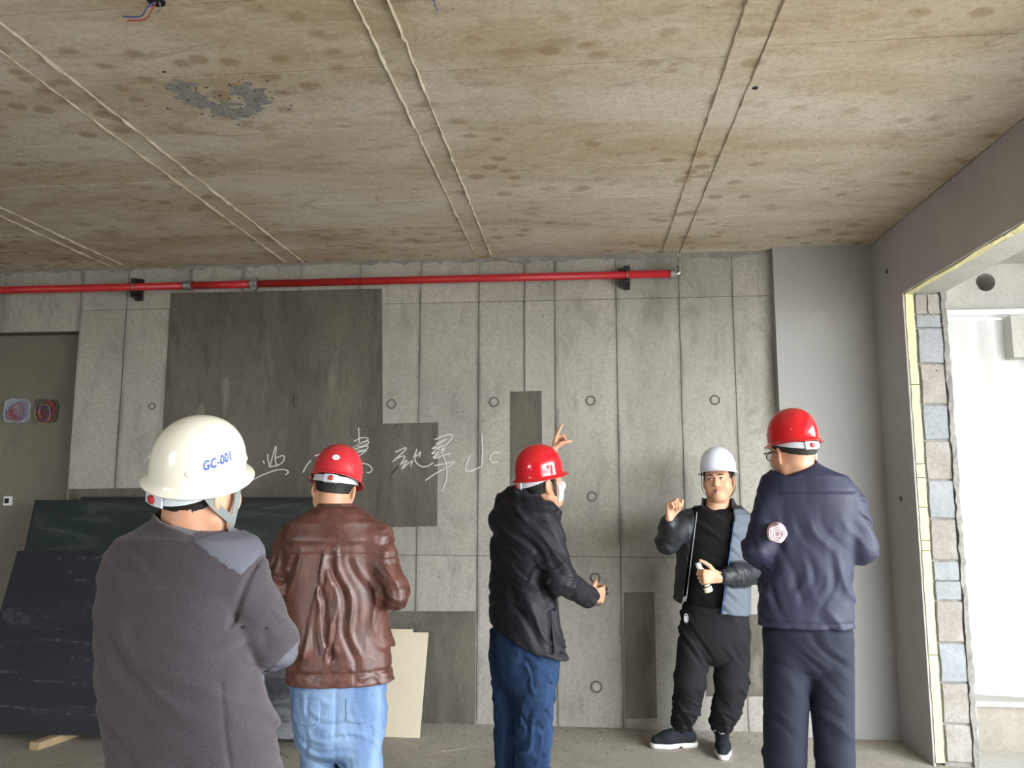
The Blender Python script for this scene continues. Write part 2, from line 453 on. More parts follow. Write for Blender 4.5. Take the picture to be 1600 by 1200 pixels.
# dark mortar band where wall meets ceiling
mb = MB(); x = XL; vs_ = []; n = 0
while x < 1.28:
    vs_ += [(x, D - 0.004, H - 0.012 - 0.028 * random.random() ** 2 - (0.012 if x > -0.9 else 0)), (x, D - 0.005, H), (x, D + 0.002, H)]; n += 1; x += random.uniform(0.03, 0.08)
fs = [(k * 3 + c, k * 3 + c + 1, k * 3 + 4 + c, k * 3 + 3 + c) for k in range(n - 1) for c in range(2)]
mb.add(vs_, fs); mb.build('mortar_band', M['mortar'], wall_back)

# scraped grey patch (horseshoe) and pits in the ceiling
def blob(cx_, cy_, rx, ry, n, jit, z0, z1, mb):
    pts = [(cx_ + rx * math.cos(2 * math.pi * k / n) * random.uniform(1 - jit, 1 + jit), cy_ + ry * math.sin(2 * math.pi * k / n) * random.uniform(1 - jit, 1 + jit)) for k in range(n)]
    mb.add([(x, y, z0) for x, y in pts] + [(x, y, z1) for x, y in pts], [tuple(range(n)), tuple(range(2 * n - 1, n - 1, -1))] + [(k, (k + 1) % n, n + (k + 1) % n, n + k) for k in range(n)])
mb = MB()
shoe = smooth_poly([(270, 130), (292, 140), (300, 155), (325, 165), (350, 172), (375, 176), (398, 162), (400, 150), (378, 138)], 5)
for k, (u, v) in enumerate(shoe):
    for _ in range(5):
        p = atZ(u + random.gauss(0, 7), v + random.gauss(0, 4.5), H)
        blob(p[0], p[1], random.uniform(0.008, 0.035), random.uniform(0.006, 0.02), 9, 0.5, H - 0.0016 - 0.0009 * random.random(), H + 0.004, mb)
mb.build('scraped_patch', M['scrape'], ceiling)
mb = MB()
for k in range(60):
    u, v = shoe[random.randrange(len(shoe))]
    p = atZ(u + random.gauss(0, 30), v + random.gauss(-5, 14), H); r = random.uniform(0.002, 0.006)
    blob(p[0], p[1], r, r * 0.8, 6, 0.4, H - 0.003, H + 0.004, mb)
o = mb.build('stone_speck', M['aggregate'], ceiling); o['kind'] = 'stuff'

# right wall: short return by the corner, lintel over the opening, far pier, jamb blocks, insulation
m = MB()
m.box((XR, YJ, 0), (XR + 0.012, D + 0.3, H))
m.box((XR, -0.5, ZL), (XR + 0.012, YJ, H))
m.box((XR, YB, 0), (XR + 0.24, -0.5, H))
wall_right = struct('wall_right', m, M['render_dark'])
m = MB()
m.box((XR + 0.065, YJ + 0.01, 0), (XR + 0.24, D + 0.3, H))
m.box((XR + 0.065, -0.5, ZL + 0.012), (XR + 0.24, YJ + 0.012, H))
m.build('wall_core', M['mortar'], wall_right)
m = MB(); m.box((XR + 0.066, -0.5, ZL), (XR + 0.24, YJ + 0.02, ZL + 0.013))
m.build('lintel_soffit', M['out_concrete'], wall_right)
m = MB(); m.box((XR + 0.24, -0.5, ZL + 0.01), (XR + 0.25, YJ + 0.02, H)); m.box((XR + 0.24, YJ, 0), (XR + 0.25, D + 0.3, H))
m.build('outer_render', M['out_concrete'], wall_right)
# foam boards: jamb edge in lengths, lintel edge in lengths
def rough_bar(p0, p1, n, jit):
    """box from p0 to p1 whose long edges are ragged; longest axis is subdivided"""
    p0 = np.array(p0); p1 = np.array(p1); ax = int(np.argmax(p1 - p0)); o1, o2 = [a for a in range(3) if a != ax]
    mb = MB(); vs_ = []
    for k in range(n + 1):
        for a, b in ((0, 0), (1, 0), (1, 1), (0, 1)):
            q = np.zeros(3); q[ax] = p0[ax] + (p1[ax] - p0[ax]) * k / n
            q[o1] = (p0, p1)[a][o1] + random.uniform(-jit, jit); q[o2] = (p0, p1)[b][o2] + random.uniform(-jit, jit)
            vs_.append(q)
    fs = [(k * 4 + c, k * 4 + (c + 1) % 4, (k + 1) * 4 + (c + 1) % 4, (k + 1) * 4 + c) for k in range(n) for c in range(4)]
    fs += [(3, 2, 1, 0), (n * 4, n * 4 + 1, n * 4 + 2, n * 4 + 3)]
    mb.add(vs_, fs); return mb
for z0, z1 in ((0.02, 0.60), (0.605, 1.18), (1.185, 1.24), (1.245, 1.43), (1.435, 1.60), (1.605, 1.68), (1.685, 2.15), (2.155, ZL + 0.012)):
    rough_bar((XR + 0.012, YJ - 0.006, z0), (XR + 0.058, YJ + 0.05, z1), 10, 0.0022).build('insulation_board', M['foam'], wall_right)
y = YJ
while y > -0.4:
    y1 = max(y - random.uniform(0.7, 1.2), -0.5)
    rough_bar((XR + 0.012, y1 + 0.003, ZL - 0.008), (XR + 0.052, y, ZL + 0.05), 14, 0.004).build('insulation_board', M['foam'], wall_right)
    y = y1
# blocks of the jamb
vrows = [452, 492, 500, 512, 568, 632, 688, 750, 810, 876, 938, 1004, 1066, 1130, 1192]
zr = [atY(1452, v, YJ)[2] for v in vrows]; zr[0] = ZL; zr[-1] = 0.02
def block(x0, x1, z0, z1, mat, dy):
    n = 4; mb = MB(); vs_ = []
    loop = []
    for k in range(n): loop.append((x0 + (x1 - x0) * k / n, z0))
    for k in range(n): loop.append((x1, z0 + (z1 - z0) * k / n))
    for k in range(n): loop.append((x1 - (x1 - x0) * k / n, z1))
    for k in range(n): loop.append((x0, z1 - (z1 - z0) * k / n))
    cxx, czz = (x0 + x1) / 2, (z0 + z1) / 2; L = len(loop)
    jit = [(x + random.uniform(-0.004, 0.004), z + random.uniform(-0.003, 0.003)) for x, z in loop]
    rings = [[(x, YJ + 0.09, z) for x, z in jit], [(x, YJ + 0.002 + dy, z) for x, z in jit],
             [(cxx + (x - cxx) * 0.95, YJ - 0.004 + dy, czz + (z - czz) * 0.95) for x, z in jit]]
    for r in rings: vs_ += r
    fs = [(a * L + k, a * L + (k + 1) % L, (a + 1) * L + (k + 1) % L, (a + 1) * L + k) for a in range(2) for k in range(L)]
    fs.append(tuple(2 * L + k for k in range(L)))
    mb.add(vs_, fs); return mb.build('block', mat, wall_right)
x0, x1 = XR + 0.072, XR + 0.212
for k in range(len(zr) - 1):
    a, b = zr[k + 1], zr[k]
    if k == 0:
        block(x0, x0 + 0.062, a + .006, b - .01, M['clay'], 0.0); block(x0 + 0.07, x1, a + .006, b - .01, M['clay'], 0.004)
    elif k == 1: continue
    else:
        mt = {2: 'aac', 3: 'aac', 4: 'clay', 5: 'aac', 6: 'clay', 7: 'aac', 8: 'clay', 9: 'aac', 10: 'clay', 11: 'aac', 12: 'clay', 13: 'clay'}[k]
        if k == 2: a2, b2 = a + .004, zr[1] - .004
        else: a2, b2 = a + .005, b - .005
        if k == 9:
            mid = (a2 + b2) / 2
            block(x0, x1, mid + .002, b2, M[mt], random.uniform(-0.003, 0.003)); block(x0, x1, a2, mid - .002, M[mt], random.uniform(-0.003, 0.003))
        else: block(x0, x1, a2, b2, M[mt], random.uniform(-0.004, 0.004))
rough_bar((XR + 0.215, YJ - 0.012, 0.0), (XR + 0.243, YJ + 0.05, ZL), 70, 0.006).build('mortar_edge', M['mortar'], wall_right)
# pilaster in the corner
m = MB(); m.box((1.285, D - 0.075, 0), (XR, D + 0.02, H))
trim = struct('trim_1', m, M['render'])
# small anchor holes in the right wall
for u, v in ((1386, 424), (1408, 779)):
    p = atX(u, v, XR); mb = MB()
    mb.tube([(XR + 0.006, p[1], p[2]), (XR - 0.004, p[1], p[2])], [0.02, 0.016], 10); mb.build('anchor_hole', M['joint'], wall_right)

# rest of the room, out of view
m = MB(); m.box((XL - 0.2, YB, 0), (XL, D + 0.3, H)); struct('wall_left', m, M['niche'])
m = MB()
m.box((XL, YB - 0.2, 0), (XR + .24, YB, 0.3)); m.box((XL, YB - 0.2, 2.75), (XR + .24, YB, H))
m.box((XL, YB - 0.2, 0.3), (-4.6, YB, 2.75)); m.box((-2.6, YB - 0.2, 0.3), (XR + .24, YB, 2.75))
struct('wall_front', m, M['niche'])

# balcony beyond the opening
XO = 3.75; YE = 5.12
m = MB(); m.box((XR + 0.24, -3.6, -0.25), (XO + 0.15, YE + 0.6, -0.02)); struct('floor_balcony', m, M['out_concrete'])
m = MB(); m.box((XR + 0.25, -3.6, 2.98), (XO + 0.15, YE + 1.7, H + 0.2)); struct('ceiling_balcony', m, M['out_concrete'])  # slab lengthened past the plastic sheet, out of view, to shade its top
kz = atY(1545, 1092, YE)[2]; bz = atY(1540, 492, YE)[2]
m = MB()
hole = atY(1540, 441, YE); hr = 14 * YE / FPX
# beam with a round sleeve hole
zb, zt = bz + 0.02, 2.98
n = 24; ring = [(hole[0] + hr * math.cos(2 * math.pi * k / n), hole[2] + hr * math.sin(2 * math.pi * k / n)) for k in range(n)]
sq = []
for k in range(n):
    a = 2 * math.pi * k / n; s = 1.0 / max(abs(math.cos(a)), abs(math.sin(a))); w = 0.12
    sq.append((hole[0] + w * s * math.cos(a), min(max(hole[2] + w * s * math.sin(a), zb), zt)))
vs_ = [(x, YE, z) for x, z in sq] + [(x, YE, z) for x, z in ring] + [(x, YE + 0.2, z) for x, z in ring]
m.add(vs_, [(k, (k + 1) % n, n + (k + 1) % n, n + k) for k in range(n)] + [(n + k, n + (k + 1) % n, 2 * n + (k + 1) % n, 2 * n + k) for k in range(n)])
hx0, hx1 = hole[0] - 0.12, hole[0] + 0.12; hz0, hz1 = max(zb, hole[2] - .12), min(zt, hole[2] + .12)
m.box((XR + 0.25, YE, zb), (hx0, YE + 0.2, zt)); m.box((hx1, YE, zb), (XO + 0.15, YE + 0.2, zt))
if hz1 < zt: m.box((hx0, YE, hz1), (hx1, YE + 0.2, zt))
if hz0 > zb: m.box((hx0, YE, zb), (hx1, YE + 0.2, hz0))
m.box((hx0, YE + 0.19, zb), (hx1, YE + 0.2, zt))
wall_end = struct('wall_balcony', m, M['out_concrete'])
m = MB(); m.box((XR + 0.25, YE - 0.07, bz - 0.012), (XO + .15, YE + 0.2, bz + 0.02)); m.build('ledge', M['white_plastic'], wall_end)
m = MB(); m.box((XR + 0.25, YE - 0.02, -0.02), (XO + .15, YE + 0.2, kz - 0.03)); m.build('kerb', M['floor'], wall_end)
m = MB(); m.box((XR + 0.25, YE - 0.06, kz - 0.03), (XO + .15, YE + 0.2, kz)); m.build('sill', M['out_concrete'], wall_end)
cz = atY(1590, 558, YE - 0.03); cxl = atY(1582, 530, YE - 0.03)[0]
m = MB(); m.box((cxl, YE - 0.03, cz[2]), (XO + .15, YE + 0.2, bz - 0.012)); m.build('corner_block', M['out_concrete'], wall_end)
# low parapet on the open side
m = MB(); m.box((XO, -3.6, -0.02), (XO + 0.15, YE, 0.30)); struct('wall_parapet', m, M['out_concrete'])
m = MB(); m.box((XO, 3.5, 0.30), (XO + 0.15, YE + 1.2, 2.98)); struct('wall_daylight_blocker', m, M['out_concrete'])  # unseen solid stretch added to cut the daylight reaching kerb and jamb
# milky plastic sheet hung in the end opening
nx, nz = 36, 44; vs_ = []; fs = []
for j in range(nz + 1):
    for i in range(nx + 1):
        x = XR + 0.26 + (XO - XR - 0.2) * i / nx; z = kz + (bz - 0.02 - kz) * j / nz
        y_ = YE + 0.08 + 0.018 * math.sin(x * 16 + 1.3 * math.sin(z * 2.1)) + 0.012 * math.sin(x * 37 + z * 3)
        vs_.append((x, y_, z))
fs = [(j * (nx + 1) + i, j * (nx + 1) + i + 1, (j + 1) * (nx + 1) + i + 1, (j + 1) * (nx + 1) + i) for j in range(nz) for i in range(nx)]
m = MB(); m.add(vs_, fs)
tag(m.build('plastic_sheet', M['sheet'], None, True), 'milky plastic sheet hung over the bright balcony opening', 'plastic sheet')
# ================================================================== THINGS
# ---- red sprinkler pipe under the ceiling
pipe_z = 2.980; PY = D - 0.09
def px_on_pipe(u): return atY(u, 440, PY)[0]
xa, xb = -6.3, px_on_pipe(1050)
x1_, x2_ = px_on_pipe(295), px_on_pipe(398)
pr = empty('sprinkler_pipe', (0, PY, pipe_z))
tag(pr, 'red steel sprinkler pipe running along the top of the concrete wall', 'pipe')
R_ = 0.0265
for a, b in ((xa, x1_), (x1_, x2_), (x2_, xb)):
    mb = MB(); mb.tube([(a, 0, 0), (b, 0, 0)], R_, 20); mb.build('pipe_length', M['red_pipe'], pr, True)
def coupling(x, parent):
    mb = MB()
    mb.tube([(x - 0.03, 0, 0), (x - 0.028, 0, 0), (x - 0.014, 0, 0), (x - 0.012, 0, 0), (x + 0.012, 0, 0), (x + 0.014, 0, 0), (x + 0.028, 0, 0), (x + 0.03, 0, 0)],
            [0.030, 0.036, 0.036, 0.033, 0.033, 0.036, 0.036, 0.030], 20)
    return mb.build('coupling', M['zinc'], parent, False)
coupling(x1_, pr)
cp = coupling(x2_, pr)
mb = MB()
for sx in (-1, 1):
    mb.box((x2_ - 0.018 * 1, -0.02, 0.034 * sx - 0.012), (x2_ + 0.018, 0.012, 0.034 * sx + 0.012))
mb.tube([(x2_, -0.008, -0.052), (x2_, -0.008, 0.055)], 0.006, 8)
mb.tube([(x2_, -0.03, 0.0), (x2_, -0.046, 0.0)], 0.014, 10)
mb.build('clamp_bolt', M['zinc'], cp)
for u in (210, 980):
    x = px_on_pipe(u); mb = MB()
    mb.box((x - 0.022, 0.05, -0.085), (x + 0.022, PY * 0 + 0.089, 0.075))
    mb.box((x - 0.02, -0.012, 0.030), (x + 0.02, 0.055, 0.062)); mb.box((x - 0.02, -0.012, -0.06), (x + 0.02, 0.055, -0.034))
    if u > 900: mb.box((x - 0.06, -0.005, -0.072), (x - 0.01, 0.05, -0.040)); mb.box((x - 0.062, 0.0, 0.03), (x - 0.01, 0.05, 0.046))
    else: mb.box((x - 0.015, -0.012, -0.075), (x + 0.02, 0.05, -0.05))
    br = mb.build('wall_bracket', M['black_iron'], pr)
    mb = MB(); n = 20
    ringp = [(x, 0.0285 * math.cos(2 * math.pi * k / n), 0.0285 * math.sin(2 * math.pi * k / n)) for k in range(n + 1)]
    mb.tube(ringp, 0.0035, 6, cap=False); mb.build('pipe_clip', M['zinc'], br, True)
mb = MB(); mb.tube([(xb - 0.012, 0, 0), (xb, 0, 0), (xb + 0.02, 0, 0), (xb + 0.022, 0, 0)], [0.033, 0.034, 0.034, 0.028], 16)
el = mb.build('end_fitting', M['zinc'], pr)
mb = MB(); mb.tube(smooth_poly([(xb + 0.015, 0, 0), (xb + 0.04, 0, 0), (xb + 0.052, 0.0, 0.014), (xb + 0.054, 0, 0.045)], 4), 0.017, 12)
mb.tube([(xb + 0.054, 0, 0.045), (xb + 0.054, 0, 0.052)], 0.024, 12); mb.build('elbow', M['zinc'], el, True)

# ---- leaning glass units
def glass_unit(x0, x1, yb, yt, z0, zt, label, gm):
    L = math.hypot(yt - yb, zt - z0); ang = math.atan2(yt - yb, zt - z0)
    root = empty('glass_panel', ((x0 + x1) / 2, yb, z0)); root.rotation_euler = (-ang, 0, 0)
    tag(root, label, 'glass panel', 'leaning glass units')
    w = (x1 - x0) / 2
    mb = MB(); mb.box((-w + 0.012, 0.001, 0.012), (w - 0.012, 0.007, L - 0.012)); mb.build('pane', gm, root)
    mb = MB(); mb.box((-w + 0.012, 0.019, 0.012), (w - 0.012, 0.025, L - 0.012)); mb.build('pane', gm, root)
    mb = MB(); e = 0.018
    mb.box((-w, 0, 0), (w, 0.026, e)); mb.box((-w, 0, L - e), (w, 0.026, L)); mb.box((-w, 0, e), (-w + e, 0.026, L - e)); mb.box((w - e, 0, e), (w, 0.026, L - e))
    mb.build('edge_seal', M['rubber'], root)
    mb = MB(); e2 = 0.012
    mb.box((-w + e, 0.008, e), (-w + e + e2, 0.018, L - e)); mb.box((w - e - e2, 0.008, e), (w - e, 0.018, L - e)); mb.box((-w + e, 0.008, L - e - e2), (w - e, 0.018, L - e)); mb.box((-w + e, 0.008, e), (w - e, 0.018, e + e2))
    mb.build('spacer_bar', M['zinc'], root)
    return root
glass_unit(-3.83, -1.64, 4.665, 4.985, 0.042, 1.115, 'lower dark tinted glass unit leaning in front of the others', M['glass'])
glass_unit(-3.80, -1.72, 4.80, 5.075, 0.045, 1.455, 'taller greenish glass unit leaning between the front one and the wall', M['glass2'])
glass_unit(-3.52, -1.63, 4.90, 5.16, 0.045, 1.475, 'rearmost glass unit leaning directly against the concrete wall', M['glass2'])
def timber(x, y0, y1, lab, rz):
    mb = MB(); w, h = 0.035, 0.042; c = 0.004; L = (y1 - y0) / 2
    prof = [(-w, 0), (w, 0), (w, h - c), (w - c, h), (-w + c, h), (-w, h - c)]
    n = len(prof)
    mb.add([(px_, -L, pz) for px_, pz in prof] + [(px_ + 0.003, L, pz) for px_, pz in prof], [tuple(range(n)), tuple(range(2 * n - 1, n - 1, -1))] + [(k, (k + 1) % n, n + (k + 1) % n, n + k) for k in range(n)])
    o = mb.build('timber_block', M['wood'], None, loc=(x, (y0 + y1) / 2, 0)); o.rotation_euler = (0, 0, rz)
    tag(o, lab, 'wood block', 'timber blocks under the glass')
timber(-3.22, 4.52, 4.95, 'pale timber block under the left end of the glass units', -0.25)
timber(-1.93, 4.56, 4.98, 'timber block under the glass units beside the light blue jeans', -0.35)

# ---- beige boards
def board(x0, x1, yb, yt, zt, label):
    L = math.hypot(yt - yb, zt); ang = math.atan2(yt - yb, zt); w = (x1 - x0) / 2
    me = slab_mesh('gypsum_board', 2 * w, L, 0.012, 0.0015, M['beige']); me.transform(Matrix.Translation((0, 0, L / 2)))
    o = link('gypsum_board', me, None, ((x0 + x1) / 2, yb, 0)); o.rotation_euler = (-ang, 0, 0)
    tag(o, label, 'board', 'boards leaning on the wall')
zt1 = atY(640, 988, 5.17)[2]; zt2 = atY(640, 983, 5.19)[2]
board(atZ(600, 1154, 0)[0] - 0.36, atZ(655, 1154, 0)[0], 4.945, 5.175, zt1, 'cream board leaning on the wall beside light blue jeans, front one')
board(atZ(600, 1154, 0)[0] - 0.36, atY(645, 985, 5.19)[0], 4.962, 5.192, zt2, 'cream board mostly hidden behind the front leaning board')

# ---- open electrical boxes in the niche, with coiled wires
NY = D + 0.13
def ebox(u0, u1, v0, v1, label, fill, seed, bodymat):
    p = atY((u0 + u1) / 2, (v0 + v1) / 2, NY); w = (u1 - u0) / 2 * NY / FPX; h = (v1 - v0) / 2 * NY / FPX
    root = empty('electrical_box', (p[0], NY - 0.004, p[2])); tag(root, label, 'electrical box', 'open wiring boxes in the niche')
    mb = MB(); n = 28; prof = []
    rr = random.Random(seed)
    for k in range(n):
        a = 2 * math.pi * k / n; s = (abs(math.cos(a)) ** 5 + abs(math.sin(a)) ** 5) ** (-0.2)
        prof.append((w * s * math.cos(a) * rr.uniform(0.97, 1.06), h * s * math.sin(a) * rr.uniform(0.97, 1.05)))
    vs_ = [(x, 0.003, z) for x, z in prof] + [(x * 0.99, -0.014, z * 0.99) for x, z in prof] + [(x * 0.88, -0.012, z * 0.86) for x, z in prof] + [(x * 0.86, 0.0025, z * 0.84) for x, z in prof]
    fs = [(a * n + k, a * n + (k + 1) % n, (a + 1) * n + (k + 1) % n, (a + 1) * n + k) for a in range(3) for k in range(n)] + [tuple(3 * n + k for k in range(n))]
    mb.add(vs_, fs); mb.build('box_body', bodymat, root)
    for ci, (cname, rad, cnt) in enumerate(fill):
        for q in range(cnt):
            cx_, cz_ = rr.uniform(-0.15, 0.25) * w, rr.uniform(-0.35, 0.05) * h
            a0 = rr.uniform(0, 6.28); span = rr.uniform(3.2, 6.6); pts = []
            for k in range(16):
                a = a0 + span * k / 15
                pts.append((cx_ + rad * w * (1 + 0.012 * k * rr.uniform(-1, 1)) * math.cos(a), -0.014 - 0.010 * math.sin(a * 1.3 + q) - 0.004 * ci, cz_ + rad * h * 1.05 * math.sin(a)))
            mb = MB(); mb.tube(smooth_poly(pts, 2), 0.0026, 6); mb.build('wire', M['w_' + cname], root, True)
    return root
M['box_grey'] = plain('dusty_box_plastic', (150, 158, 160), 0.6, 0.15, 25)
M['box_dark'] = plain('dark_box_plastic', (84, 84, 76), 0.7, 0.2, 25)  # dark grey plastic of the second box
ebox(6, 50, 622, 662, 'pale blue wiring box with coiled orange and grey wires', [('lav', 0.75, 3), ('grey', 0.66, 2), ('orange', 0.55, 4), ('magenta', 0.34, 3), ('blue', 0.7, 1)], 3, M['box_grey'])
ebox(54, 94, 622, 662, 'dark wiring box with coiled red and brown wires', [('redw', 0.7, 5), ('magenta', 0.45, 2), ('yellow', 0.78, 1), ('grey', 0.5, 1), ('blue', 0.6, 1)], 5, M['box_dark'])
# small broken socket lower in the niche
p = atY(14, 782, NY); root = empty('wall_socket', (p[0], NY - 0.004, p[2])); tag(root, 'small white broken socket box low in the dark niche', 'socket')
mb = MB(); mb.box((-0.03, -0.012, -0.035), (0.03, 0.003, 0.03)); mb.build('socket_plate', M['white_plastic'], root)
mb = MB(); mb.box((-0.02, -0.016, -0.02), (0.012, -0.011, 0.016)); mb.build('socket_opening', M['rubber'], root)

# ---- wires hanging from the ceiling box
def ceil_outlet(u, v, wires, label, mouth):
    p = atZ(u, v, H); root = empty('ceiling_outlet', (p[0], p[1], H)); tag(root, label, 'ceiling outlet', 'wire outlets in the ceiling')
    mb = MB(); n = 14
    rim = [(mouth * math.cos(2 * math.pi * k / n), mouth * math.sin(2 * math.pi * k / n)) for k in range(n)]
    mb.add([(x, y, -0.003) for x, y in rim] + [(x * 1.1, y * 1.1, 0.004) for x, y in rim], [tuple(range(n))] + [(k, (k + 1) % n, n + (k + 1) % n, n + k) for k in range(n)])
    mb.build('outlet_hole', M['black_iron'], root)
    for cname, pts in wires:
        mb = MB(); mb.tube(smooth_poly(pts, 5), 0.0022, 6); mb.build('wire', M['w_' + cname], root, True)
ceil_outlet(244, 2, [('blue', [(0, 0, 0), (-0.03, 0.0, -0.02), (-0.07, 0.03, -0.03), (-0.14, 0.04, -0.02)]), ('redw', [(0, 0, 0), (-0.02, 0.01, -0.025), (-0.06, 0.04, -0.035), (-0.13, 0.05, -0.03)]), ('grey', [(0.01, 0, 0), (0.01, 0.01, -0.02), (-0.01, 0.02, -0.028)])], 'dark ceiling hole with dangling blue and red wires, left', 0.028)
ceil_outlet(677, -4, [('blue', [(0, 0, 0), (0.003, 0.01, -0.02), (0.012, 0.02, -0.035)])], 'small ceiling hole with a short blue wire near the middle', 0.012)
ceil_outlet(1180, 137, [], 'small dark round hole in the ceiling above the right side', 0.012)

# ---- grit and debris along the foot of the wall
mb = MB()
for k in range(240):
    x = random.uniform(-1.3, 1.25); y = D - 0.03 - abs(random.gauss(0, 0.16)); r = random.uniform(0.002, 0.006)
    if (-1.7 < x < -0.95 and y > 4.9) or (0.3 < x < 1.0 and y < 5.0): continue
    blob(x, y, r * random.uniform(0.8, 2.2), r, 6, 0.4, 0.0, r * 0.8, mb)
for k in range(90):
    x = random.uniform(-1.0, 0.3); y = random.uniform(4.4, 5.1); r = random.uniform(0.002, 0.006)
    blob(x, y, r * random.uniform(0.8, 2.2), r, 6, 0.4, 0.0, r * 0.8, mb)
o = mb.build('grit', M['debris']); tag(o, 'loose grit and mortar crumbs along the foot of the wall', 'debris', None, 'stuff')
for (u, v, l, rz, lab) in ((708, 1172, 0.07, 0.4, 'thin splinter of wood lying on the floor left of the dark blue jeans'), (438, 1178, 0.10, -0.7, 'dark splinter of wood lying in front of the glass units')):
    p = atZ(u, v, 0); mb = MB(); mb.add([(-l, -0.006, 0), (l, -0.003, 0), (l * 0.9, 0.004, 0), (-l * 0.8, 0.007, 0), (-l, -0.004, 0.008), (l, -0.002, 0.005), (l * 0.9, 0.003, 0.005), (-l * 0.8, 0.006, 0.009)],
        [(0, 3, 2, 1), (4, 5, 6, 7), (0, 1, 5, 4), (1, 2, 6, 5), (2, 3, 7, 6), (3, 0, 4, 7)])
    o = mb.build('wood_splinter', M['debris'], None, loc=(p[0], p[1], 0)); o.rotation_euler = (0, 0, rz); tag(o, lab, 'wood scrap')
